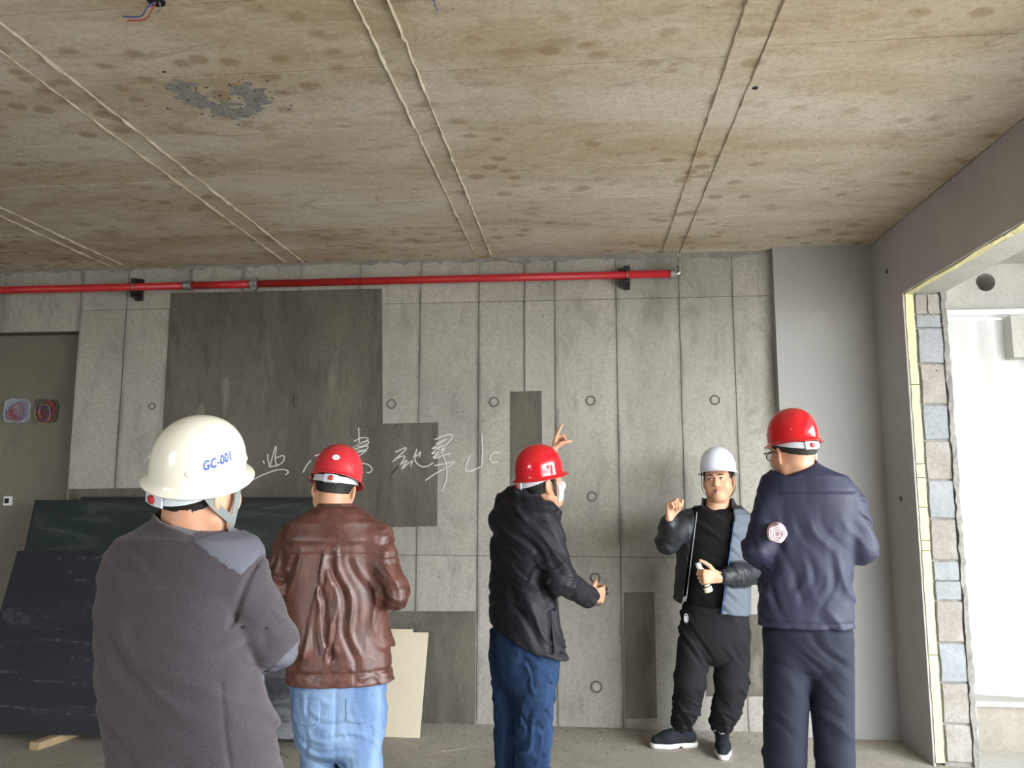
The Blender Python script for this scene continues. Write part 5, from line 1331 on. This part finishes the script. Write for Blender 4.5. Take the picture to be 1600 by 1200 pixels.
    T.folds(0.006, 0.06, (0.55, 0.2, 0.85), 61, None, 1.0, 0.3); T.folds(0.005, 0.07, (1, 0.3, -0.35), 62, None, 1.0, 0.2); T.halfspace((0, 0, 0.07), (0, 0, -1)); link('jeans', T.mesh('jeans', M['jeans_dark'], O), man)
    for a in (aR, aL): shoe_meshes(a, (0.75, 0.65), O, man)
    hp = hc + Rh @ np.array([0, -0.004, 0.046])
    st = [([np.array([0.088, 0.03, 0.0]), np.array([0.086, 0.03, -0.06]), np.array([0.06, 0.04, -0.125]), np.array([0.0, 0.05, -0.168]), np.array([-0.06, 0.04, -0.125]), np.array([-0.088, 0.03, 0.0])], 0.014)]
    make_hat(hp, Rh, M['hat_red'], 'glossy red hard hat on the pointing man, tipped back', 'hard hats', 0.97, True, M['strap_dark'], st)
    # torch in the lower hand, with its strap
    fd = np.array([0.85, 0.35, 0.12]); fd /= np.linalg.norm(fd); g = RA[2] + np.array([0.75, 0.62, 0.05]) / 0.975 * 0.085 + np.array([-0.55, 0.6, 0.15]) / 0.83 * 0.028
    root = empty('torch', tuple(g)); tag(root, 'short black torch held in the lower hand of the pointing man', 'torch')
    mb = MB(); mb.tube([fd * -0.05, fd * 0.02, fd * 0.024, fd * 0.05, fd * 0.052], [0.012, 0.012, 0.017, 0.017, 0.013], 14); mb.build('torch_body', M['black_iron'], root, True)
    mb = MB(); mb.tube([fd * 0.05, fd * 0.0545], 0.012, 14); mb.build('torch_lens', M['silver'], root, True)
    mb = MB(); mb.tube(smooth_poly([fd * -0.05, fd * -0.05 + np.array([0.01, 0, -0.03]), fd * -0.01 + np.array([0.01, 0, -0.055]), fd * 0.02 + np.array([0, 0, -0.05])], 4), 0.0025, 6); mb.build('wrist_cord', M['strap_dark'], root, True)
    return man

# ================================================================== man facing the viewer
def build_front():
    Y = 4.82; al = 9.8; yaw = 196.0; rel = yaw - 180 - al
    torso = rows(Y, [(786, 1098, 1148, 0.95), (794, 1082, 1158, 0.75), (804, 1068, 1166), (830, 1062, 1170), (880, 1066, 1168), (930, 1066, 1167), (968, 1070, 1165)], rel, 0.62)
    f1 = atZ(1068, 1167, 0); toe2 = atZ(1131, 1188, 0); f2 = toe2 + np.array([0.025, 0.185, 0])
    O = (f1 + f2) / 2; O[2] = 0
    RA = [P3((1074, 812, Y)), P3((1043, 848, Y - 0.15)), P3((1046, 812, Y - 0.30))]; LA = [P3((1158, 815, Y + 0.02)), P3((1183, 893, Y - 0.04)), P3((1124, 902, Y - 0.25))]
    hR = P3((1093, 985, Y + 0.0)); hL = P3((1143, 985, Y + 0.02)); kR = P3((1078, 1066, Y - 0.02)); kL = P3((1143, 1066, Y - 0.0))
    aR = down(f1, 0.10); aL = down(f2, 0.10)
    hc = P3((1123, 751, Y - 0.02)); Rh = frame(al + 180 + 9, 4, 4)
    bt0, bt1 = P3((1090, 879, Y - 0.235)), P3((1108, 925, Y - 0.235)); bax = (bt0 - bt1) / np.linalg.norm(bt0 - bt1)
    toc = np.array([-0.15, -1.0, 0.0])
    # bottle hand: back of the hand to the viewer, knuckles to the left, fingers wrap behind the bottle
    hd = P3((1094, 901, Y - 0.28)) - LA[2]
    hands = [dict(w=RA[2], d=(0.10, -0.10, 1.0), n=np.array([0.75, -0.5, 0.0]), side=1, curl=[(38, 62, 35), (58, 75, 45), (64, 78, 48), (68, 78, 48)], thumb=((0.8, 0.3, 0.55), (0.95, -0.1, 0.6), (1.0, -0.2, 0.3)), s=1.04),
             dict(w=LA[2], d=hd, n=np.array([0.1, 1.0, 0.0]), side=-1, curl=[(58, 74, 45), (58, 74, 45), (58, 74, 45), (58, 74, 45)], thumb=((0.6, 0.75, 0.15), (0.85, 0.55, 0.1), (0.9, 0.35, 0.15)), s=1.06)]
    def jowl(F, L):
        F.ell(L(0, 0.040, -0.112), (0.046, 0.040, 0.018), Rh, 0.018); F.ell(L(0, 0.088, -0.096), (0.026, 0.016, 0.016), Rh, 0.012)
        for s in (-1, 1): F.ell(L(0.048 * s, 0.040, -0.060), (0.024, 0.028, 0.030), Rh, 0.025)
    me, F = base_body(O, torso, yaw, [RA, LA], [[hR, kR, aR], [hL, kL, aL]], hc, Rh, hands, wide=1.12, neck_r=0.064, h=0.0042, lips=True, extra=jowl)
    man = link('person', me, None, tuple(O)); tag(man, 'man facing the viewer in open charcoal jacket and black trousers holding a bottle', 'person', 'men in hard hats')
    add_hair(F, hc, Rh, O, man, -0.03, 1.10, 0.004)
    L = lambda x, y, z: hc + Rh @ np.array([x, y, z])
    for s in (-1, 1):
        mb = MB(); n = 12
        def eb(c, rx, ry, rz, name, mat):
            bm = bmesh.new(); bmesh.ops.create_uvsphere(bm, u_segments=14, v_segments=10, radius=1.0)
            for v in bm.verts: v.co = Vector(L(c[0] + v.co.x * rx, c[1] + v.co.y * ry, c[2] + v.co.z * rz) - O)
            me_ = bpy.data.meshes.new(name); bm.to_mesh(me_); bm.free(); me_.materials.append(mat); me_.polygons.foreach_set('use_smooth', [True] * len(me_.polygons)); return link(name, me_, man)
        eb((0.033 * s, 0.0905, 0.0035), 0.0125, 0.008, 0.0042, 'eye', M['eye']); eb((0.033 * s + 0.003, 0.0955, 0.004), 0.0048, 0.004, 0.0040, 'iris', M['iris'])
        mb = MB(); mb.tube([L(0.033 * s + dx * s, 0.0985 - 0.35 * abs(dx) - (0.0), 0.0085 - 22 * dx * dx) - O for dx in (-0.014, -0.007, 0, 0.007, 0.014)], [0.0012, 0.002, 0.0022, 0.002, 0.0012], 6); mb.build('eyelash', M['hair'], man, True)
        mb = MB(); mb.tube([L(s * x, y, z) - O for x, y, z in ((0.012, 0.1045, 0.0235), (0.022, 0.105, 0.027), (0.034, 0.101, 0.0285), (0.047, 0.091, 0.025))], [0.0022, 0.0042, 0.004, 0.0018], 6); mb.build('eyebrow', M['hair'], man, True)
    # black T-shirt
    lo, hi = bounds([(t[1], t[2], t[0]) for t in torso], 0.30); lo[2] = min(torso)[0] - 0.05; hi[2] = max(torso)[0] + 0.05
    S_ = Field(lo, hi, 0.006); sr = [(z, x, y, rx * 0.885, ry * 0.93) for i, (z, x, y, rx, ry) in enumerate(torso)]
    S_.loft(sr[2:], math.radians(yaw), 0.03); S_.loft([sr[3], sr[2], sr[1], (sr[1][0] + 0.015, sr[0][1], sr[0][2], sr[0][3] * 1.15, sr[0][4] * 1.1)], math.radians(yaw), 0.02)
    t0 = torso[0]; S_.halfspace(P3((1123, 801, Y - 0.10)), (0.0, -0.55, 1.0))
    S_.folds(0.005, 0.09, (0.6, 0.2, 0.7), 71); link('t_shirt', S_.mesh('t_shirt', M['black_cloth'], O), man)
    # open jacket: shell around the torso with a front wedge cut away
    jr = rows(Y, [(786, 1094, 1152, 0.95), (794, 1078, 1162, 0.78), (804, 1064, 1170), (830, 1058, 1173), (880, 1057, 1173), (930, 1053, 1172), (966, 1053, 1172)], rel, 0.68)
    lo, hi = bounds(RA + LA + [(t[1], t[2], t[0]) for t in jr], 0.16); lo[2] = min(jr)[0] - 0.03
    J = Field(lo, hi, 0.005)
    J.loft(jr[2:], math.radians(yaw), 0.02); J.loft([jr[3], jr[2], jr[1], (jr[1][0] + 0.015, jr[0][1], jr[0][2], jr[0][3] * 1.1, jr[0][4] * 1.1)], math.radians(yaw), 0.02)
    c_ = jr[0]; ring_collar(J, (c_[1], c_[2] + 0.01), yaw, 0.094, 0.092, jr[1][0] - 0.005, jr[0][0] + 0.030, 0.014, 0.01)
    core = Field(lo, hi, 0.005); core.loft([(z, x, y, rx - 0.021, ry - 0.021) for z, x, y, rx, ry in jr[1:]], math.radians(yaw), 0.0); core.loft([(jr[1][0] - 0.03, c_[1], c_[2] + 0.01, 0.088, 0.088), (c_[0] + 0.08, c_[1], c_[2] + 0.01, 0.086, 0.084)], math.radians(yaw), 0.01)
    J.d = np.maximum(J.d, -core.d)
    fwv = np.array([math.sin(math.radians(yaw)), math.cos(math.radians(yaw)), 0.0])
    # opening between two picture lines (left edge, right edge)
    def line_plane(pa, pb):
        a, b = P3((*pa, Y - 0.15)), P3((*pb, Y - 0.15)); n_ = np.cross(b - a, FWD); n_ /= np.linalg.norm(n_); n_ = n_ if n_[0] > 0 else -n_; return a, n_
    pl, nl = line_plane((1090, 790), (1071, 950)); pr_, nr = line_plane((1150, 790), (1126, 966))
    Pf = J.full(); dl = (Pf[0] - pl[0]) * nl[0] + (Pf[1] - pl[1]) * nl[1] + (Pf[2] - pl[2]) * nl[2]; dr_ = (Pf[0] - pr_[0]) * nr[0] + (Pf[1] - pr_[1]) * nr[1] + (Pf[2] - pr_[2]) * nr[2]
    front = (Pf[1] - (Y - 0.005))
    wedge = np.maximum(np.maximum(-dl, dr_), front)
    J.d = np.maximum(J.d, -wedge).astype(np.float32)
    J.chain([RA[0] + np.array([0, 0, -0.01]), RA[1], RA[1] + (RA[2] - RA[1]) * 0.85], [0.072, 0.068, 0.054], 0.02); J.chain([LA[0] + np.array([0, 0, -0.01]), LA[1], LA[1] + (LA[2] - LA[1]) * 0.62, LA[1] + (LA[2] - LA[1]) * 0.93], [0.074, 0.072, 0.058, 0.040], 0.02)
    J.folds(0.005, 0.075, (0.6, 0.2, 0.7), 81, None, 1.0, 0.3); cf = np.array(LA[2]); J.folds(0.008, 0.036, (1, 0.3, 0.15), 83, lambda P: np.exp(-(((P[0] - cf[0] - 0.06) ** 2 + (P[1] - cf[1]) ** 2 + (P[2] - cf[2]) ** 2) / 0.010)))
    hz = P3((1060, 948, Y - 0.15))[2]; hz2 = P3((1150, 968, Y - 0.15))[2]; a_, b_ = P3((1052, 948, Y - 0.15)), P3((1175, 966, Y - 0.15)); hn = np.cross(b_ - a_, FWD); hn = hn if hn[2] < 0 else -hn
    J.halfspace(a_, hn)
    gz = P3((1150, 815, Y))[0]
    def jm(c):
        u_ = (c - CAM) @ RGT / ((c - CAM) @ FWD) * FPX + 800; v_ = 600 - (c - CAM) @ UPV / ((c - CAM) @ FWD) * FPX
        return ((c[:, 0] > P3((1112, 850, Y))[0]) & (c[:, 2] < P3((1140, 795, Y))[2]) & (np.abs(c[:, 1] - Y) < 0.3) & ~(((c - LA[1]) ** 2).sum(1) < 0.0) & (arm_dist(c) > 0.012)).astype(int)
    def arm_dist(c):
        out = np.full(len(c), 9.0)
        for a2, b2, r2 in ((LA[0], LA[1], 0.074), (LA[1], LA[2], 0.07)):
            t_ = np.clip(((c - a2) @ (b2 - a2)) / ((b2 - a2) @ (b2 - a2)), 0, 1); out = np.minimum(out, np.linalg.norm(c - a2 - t_[:, None] * (b2 - a2), axis=1) - r2)
        return out
    jk = link('open_jacket', J.mesh('open_jacket', [M['dark_shell'], M['grey_shell']], O, jm), man)
    # zip tapes along both front edges
    for (pa, pb, mt) in (((1089, 800), (1072, 936), M['silver']), ((1147, 815), (1127, 960), M['blue_zip'])):
        mb = MB(); pts = []
        for k in range(13):
            u_ = pa[0] + (pb[0] - pa[0]) * k / 12; v_ = pa[1] + (pb[1] - pa[1]) * k / 12
            # front surface of the jacket along this pixel: march through the field of the torso ellipse
            z_ = P3((u_, v_, Y - 0.12))[2]; S2 = np.array(sorted(jr)); cx2, cy2, rx2, ry2 = [np.interp(z_, S2[:, 0], S2[:, j]) for j in (1, 2, 3, 4)]
            best = None
            for yy in np.arange(Y - 0.30, Y + 0.05, 0.004):
                q = P3((u_, v_, yy)); dx, dy = q[0] - cx2, q[1] - cy2; cb, sb = math.cos(math.radians(yaw)), math.sin(math.radians(yaw))
                if (abs(dx * cb - dy * sb) / rx2) ** 2.3 + (abs(dx * sb + dy * cb) / ry2) ** 2.3 < 1.0: best = q; break
            if best is not None: pts.append(best + np.array([0, -0.004, 0]) - O)
        if len(pts) > 3: mb.tube(smooth_poly(pts, 3), 0.0028, 6); mb.build('zip_tape', mt, jk, True)
    # trousers
    lo, hi = bounds([hR, hL, aR, aL], 0.2); lo[2] = 0.04; hi[2] = max(hR[2], hL[2]) + 0.16
    T = Field(lo, hi, 0.0055)
    pelvis(T, rows(Y, [(945, 1066, 1168), (970, 1063, 1170), (995, 1060, 1172)], rel, 0.66), math.radians(yaw), 0.16)
    T.chain([P3((1086, 1005, Y)), kR, (kR + aR) / 2 + np.array([0, -.005, 0]), down(aR, 0.155), down(aR, 0.12)], [0.102, 0.092, 0.083, 0.070, 0.052], 0.012); T.chain([P3((1144, 1005, Y)), kL, (kL + aL) / 2 + np.array([0, -.005, 0]), down(aL, 0.150), down(aL, 0.115)], [0.108, 0.100, 0.086, 0.072, 0.050], 0.012)
    T.folds(0.007, 0.085, (0.8, 0.2, 0.5), 91, None, 1.0, 0.35); T.folds(0.0055, 0.05, (0.3, 0.2, 1), 93, lambda P: np.clip((0.36 - P[2]) / 0.12, 0, 1), 1.0, 0.6); T.halfspace((0, 0, 0.085), (0, 0, -1))
    link('trousers', T.mesh('trousers', M['black_trouser'], O), man)
    shoe_meshes(aR, (-1.0, -0.22), O, man); shoe_meshes(aL, (-0.13, -1.0), O, man)
    # keys on the belt
    kp = P3((1072, 966, Y - 0.165)) - O; mb = MB(); n = 20
    mb.tube([kp + np.array([0.013 * math.cos(2 * math.pi * k / n) * 0.8, 0, 0.024 * math.sin(2 * math.pi * k / n)]) for k in range(n + 1)], 0.0035, 6, cap=False); kc = mb.build('key_clip', M['silver'], man, True)
    mb = MB(); mb.box(tuple(kp + np.array([-0.006, 0.0, -0.016])), tuple(kp + np.array([0.006, 0.006, 0.012]))); mb.build('clip_gate', M['silver'], kc)
    Rt = frame(al + 180 + 9, 5, 3); hp = hc + Rh @ np.array([0, -0.014, 0.062])
    st = [([np.array([0.090 * s, 0.02, 0.0]), np.array([0.094 * s, 0.03, -0.06]), np.array([0.088 * s, 0.03, -0.12]), np.array([0.05 * s, 0.04, -0.165]), np.array([0.0, 0.045, -0.178])], 0.014) for s in (-1, 1)]
    make_hat(hp, Rt, M['hat_white'], 'white hard hat on the man facing the viewer', 'hard hats', 1.04, False, M['strap_dark'], st, (0.28, 0.60, 0.055, 0.045, M['band']))
    # bottle in his hand
    root = empty('bottle', tuple(bt1)); tag(root, 'small cream bottle with white cap held by the man facing the viewer', 'bottle')
    Lb = np.linalg.norm(bt0 - bt1); mb = MB()
    mb.tube([bax * x for x in (0, 0.004, 0.03, 0.055, 0.07, Lb * 0.72, Lb * 0.80, Lb * 0.84)], [0.020, 0.0245, 0.0245, 0.0245, 0.0245, 0.0235, 0.016, 0.0135], 18); mb.build('bottle_body', M['bottle'], root, True)
    mb = MB(); mb.tube([bax * x for x in (0.030, 0.031, 0.050, 0.051)], [0.0245, 0.0252, 0.0252, 0.0245], 18); lb = mb.build('bottle_label', M['black_iron'], root, True)
    mb = MB(); sd = np.cross(bax, (0, 1, 0)); sd /= np.linalg.norm(sd); fr_ = np.cross(sd, bax); fr_ = fr_ if fr_[1] < 0 else -fr_
    for k, a in enumerate((-0.5, -0.2, 0.15, 0.45)):
        c2 = bax * 0.041 + (fr_ * math.cos(a) + sd * math.sin(a)) * 0.0255; t2 = -fr_ * math.sin(a) + sd * math.cos(a)
        w2 = 0.0035 + 0.001 * (k % 2); mb.add([c2 - t2 * w2 - bax * 0.004, c2 + t2 * w2 - bax * 0.004, c2 + t2 * w2 + bax * 0.003, c2 - t2 * w2 + bax * 0.005], [(0, 1, 2, 3)])
    mb.build('label_print', M['bottle'], lb)
    mb = MB(); mb.tube([bax * x for x in (Lb * 0.83, Lb * 0.84, Lb * 0.97, Lb)], [0.0145, 0.017, 0.017, 0.013], 18); mb.build('bottle_cap', M['white_plastic'], root, True)
    return man

# ================================================================== right man in navy jacket, from behind
def build_right():
    Y = 3.2; al = 14.8; yaw = 8.0; rel = yaw - al
    torso = rows(Y, [(722, 1217, 1275, 0.95), (733, 1204, 1296, 0.8), (745, 1196, 1318), (765, 1190, 1332), (810, 1192, 1335), (870, 1190, 1331), (930, 1187, 1330), (978, 1184, 1333)], rel, 0.60)
    O = P3((1258, 1100, Y)); O[2] = 0
    RA = [P3((1326, 782, Y)), P3((1347, 857, Y - 0.02)), P3((1338, 850, Y + 0.23))]; LA = [P3((1206, 782, Y)), P3((1184, 858, Y - 0.02)), P3((1196, 876, Y + 0.22))]
    hR = P3((1296, 1010, Y)); hL = P3((1230, 1010, Y)); kR = P3((1304, 1180, Y - 0.01)); kL = P3((1226, 1180, Y)); aR = P3((1308, 1260, Y)); aL = P3((1226, 1260, Y)); aR = down(aR, 0.1); aL = down(aL, 0.1)
    hc = P3((1241, 708, Y + 0.0)); Rh = frame(al - 34, -6, -2)
    fw = np.array([math.sin(math.radians(yaw)), math.cos(math.radians(yaw)), 0])
    hands = [dict(w=RA[2] + fw * 0.02, d=fw + np.array([-0.5, 0, 0.1]), n=(-0.7, 0.3, 0.2), side=1, curl=curl_all(30, 40, 25), thumb=((0.6, 0.6, 0.3), (0.8, 0.2, 0.4), (0.9, 0, 0.4))),
             dict(w=LA[2] + fw * 0.02, d=fw + np.array([0.5, 0, 0.1]), n=(0.7, 0.3, 0.2), side=-1, curl=curl_all(30, 40, 25), thumb=((0.6, 0.6, 0.3), (0.8, 0.2, 0.4), (0.9, 0, 0.4)))]
    me, F = base_body(O, torso, yaw, [RA, LA], [[hR, kR, aR], [hL, kL, aL]], hc, Rh, hands, h=0.0055)
    man = link('person', me, None, tuple(O)); tag(man, 'man in navy jacket and navy trousers with his back turned, beside the right wall', 'person', 'men in hard hats')
    add_hair(F, hc, Rh, O, man, -0.010)
    lo, hi = bounds(RA + LA + [(t[1], t[2], t[0]) for t in torso], 0.16); lo[2] = min(torso)[0] - 0.03
    J = Field(lo, hi, 0.0055)
    J.loft(torso[2:], math.radians(yaw), 0.03); J.loft([torso[3], torso[2], torso[1], (torso[1][0] + 0.02, torso[0][1], torso[0][2], torso[0][3], torso[0][4])], math.radians(yaw), 0.03)
    for A, r0 in ((RA, 0.066), (LA, 0.066)): J.chain([A[0] + np.array([0, 0, -0.012]), A[1], A[2]], [r0, 0.056, 0.05], 0.025)
    top = torso[0]; inner = ring_collar(J, (top[1], top[2]), yaw, top[3], top[4], torso[1][0], top[0] + 0.012, 0.008)
    zb = min(torso)[0]; zt = top[0]; c0 = np.array([torso[4][1], torso[4][2]]); rv = (math.cos(math.radians(yaw)), -math.sin(math.radians(yaw)))
    # drag lines fanning from the armholes to the hem
    lat = lambda P: (P[0] - c0[0]) * rv[0] + (P[1] - c0[1]) * rv[1]; rv3 = np.array([rv[0], rv[1], 0.0])
    J.folds(0.0055, 0.10, rv3 + np.array([0, 0, 0.45]), 103, lambda P: np.clip((zt - 0.13 - P[2]) / 0.12, 0, 1), 0.3, 0.35); J.folds(0.004, 0.07, rv3 + np.array([0, 0, -0.3]), 105, lambda P: np.clip((zt - 0.2 - P[2]) / 0.12, 0, 1), 0.7, 0.2)
    J.folds(0.006, 0.055, rv3 * 0.5 + np.array([0, 0, 0.8]), 107, lambda P: np.clip((np.abs(lat(P)) - 0.16) / 0.05, 0, 1), 0.8, 0.5)
    yz = P3((1250, 772, Y))[2]; groove(J, lambda P: P[2] - yz, 0.0018, 0.005); bz_ = P3((1250, 968, Y))[2]; groove(J, lambda P: P[2] - bz_, 0.003, 0.005)
    J.loft(inner, math.radians(yaw), 0.0, 'sub', power=2.1); slant_cut(J, (1212, 744), (1278, 716), Y, (top[1], top[2]), 0.102); J.halfspace((0, 0, zb), (0, 0, -1)); link('jacket', J.mesh('jacket', M['navy_jacket'], O), man)
    lo, hi = bounds([hR, hL, aR, aL], 0.2); lo[2] = 0.04; hi[2] = zb + 0.1
    T = Field(lo, hi, 0.006)
    pelvis(T, rows(Y, [(960, 1193, 1331), (985, 1193, 1332), (1015, 1194, 1332)], rel, 0.66), math.radians(yaw), 0.10)
    T.chain([P3((1297, 1030, Y)), kR, aR], [0.088, 0.072, 0.068], 0.012); T.chain([P3((1230, 1030, Y)), kL, aL], [0.090, 0.080, 0.070], 0.012); tuck(T, zb)
    T.folds(0.0045, 0.08, (0.7, 0.2, 0.75), 111, None, 0.6, 0.2); T.halfspace((0, 0, 0.07), (0, 0, -1)); link('trousers', T.mesh('trousers', M['navy_trouser'], O), man)
    for a, dx in ((aR, 0.25), (aL, -0.05)): shoe_meshes(a, (dx, 1.0), O, man)
    # spectacles
    L = lambda x, y, z: hc + Rh @ np.array([x, y, z]) - O; mb = MB(); n = 20
    for s in (-1, 1):
        mb.tube([L(0.034 * s + 0.024 * math.cos(2 * math.pi * k / n), 0.116 - 0.10 * abs(0.034 * s + 0.024 * math.cos(2 * math.pi * k / n)), 0.0 + 0.017 * math.sin(2 * math.pi * k / n)) for k in range(n + 1)], 0.0018, 6, cap=False)
        mb.tube([L(0.060 * s, 0.110, 0.010), L(0.082 * s, 0.085, 0.012), L(0.084 * s, 0.01, 0.010), L(0.082 * s, -0.02, -0.004)], 0.0022, 6)
    mb.tube([L(-0.010, 0.115, 0.004), L(0, 0.118, 0.007), L(0.010, 0.115, 0.004)], 0.0018, 6)
    sp = mb.build('spectacles', M['black_iron'], man, True)
    for s in (-1, 1):
        mb = MB(); mb.add([L(0.034 * s + 0.023 * math.cos(2 * math.pi * k / n), 0.116 - 0.10 * abs(0.034 * s + 0.023 * math.cos(2 * math.pi * k / n)), 0.016 * math.sin(2 * math.pi * k / n)) for k in range(n)], [tuple(range(n))]); mb.build('lens', M['lens'], sp)
    hp = hc + Rh @ np.array([0, -0.006, 0.050])
    make_hat(hp, Rh, M['hat_red'], 'glossy red hard hat on the man in the navy jacket', 'hard hats', 0.93, True, M['strap_dark'], None)
    # bottle clamped under his left arm, base towards the viewer
    bp = P3((1214, 834, Y - 0.16)); bd = np.array([0.22, 1.0, 0.06]); bd /= np.linalg.norm(bd)
    root = empty('pink_bottle', tuple(bp)); tag(root, 'pink plastic bottle clamped under the arm of the navy jacket, base showing', 'bottle')
    mb = MB(); n = 30; rings = []; sd = np.cross(bd, (0, 0, 1)); sd /= np.linalg.norm(sd); u3 = np.cross(sd, bd)
    for x, r, w in ((0.004, 0.010, 0.0), (-0.002, 0.018, 0.5), (-0.004, 0.026, 1.0), (0.004, 0.034, 0.8), (0.02, 0.037, 0.3), (0.06, 0.036, 0.0), (0.12, 0.036, 0.0), (0.135, 0.026, 0.0), (0.15, 0.013, 0)):
        rings.append([bd * (x - 0.006 * w * math.cos(5 * 2 * math.pi * k / n)) + (sd * math.cos(2 * math.pi * k / n) + u3 * math.sin(2 * math.pi * k / n)) * r * (1 + 0.10 * w * math.cos(5 * 2 * math.pi * k / n)) for k in range(n)])
    mb.add([p for r_ in rings for p in r_], [(j * n + k, j * n + (k + 1) % n, (j + 1) * n + (k + 1) % n, (j + 1) * n + k) for j in range(len(rings) - 1) for k in range(n)] + [tuple(range(n)), tuple((len(rings) - 1) * n + k for k in range(n - 1, -1, -1))])
    pb = mb.build('bottle_body', M['pink'], root, True)
    for rr_ in (0.012, 0.021, 0.029):
        mb = MB(); mb.tube([bd * -0.006 + (sd * math.cos(2 * math.pi * k / 15) + u3 * math.sin(2 * math.pi * k / 15)) * rr_ * (1 + 0.12 * math.cos(5 * 2 * math.pi * k / 15)) for k in range(16)], 0.0022, 5, cap=False); mb.build('moulded_ring', M['white_plastic'], pb, True)
    return man

import time as _t
for fn in (build_brown, build_grey, build_pointer, build_front, build_right):
    _s = _t.time(); fn(); print(fn.__name__, round(_t.time() - _s, 1))
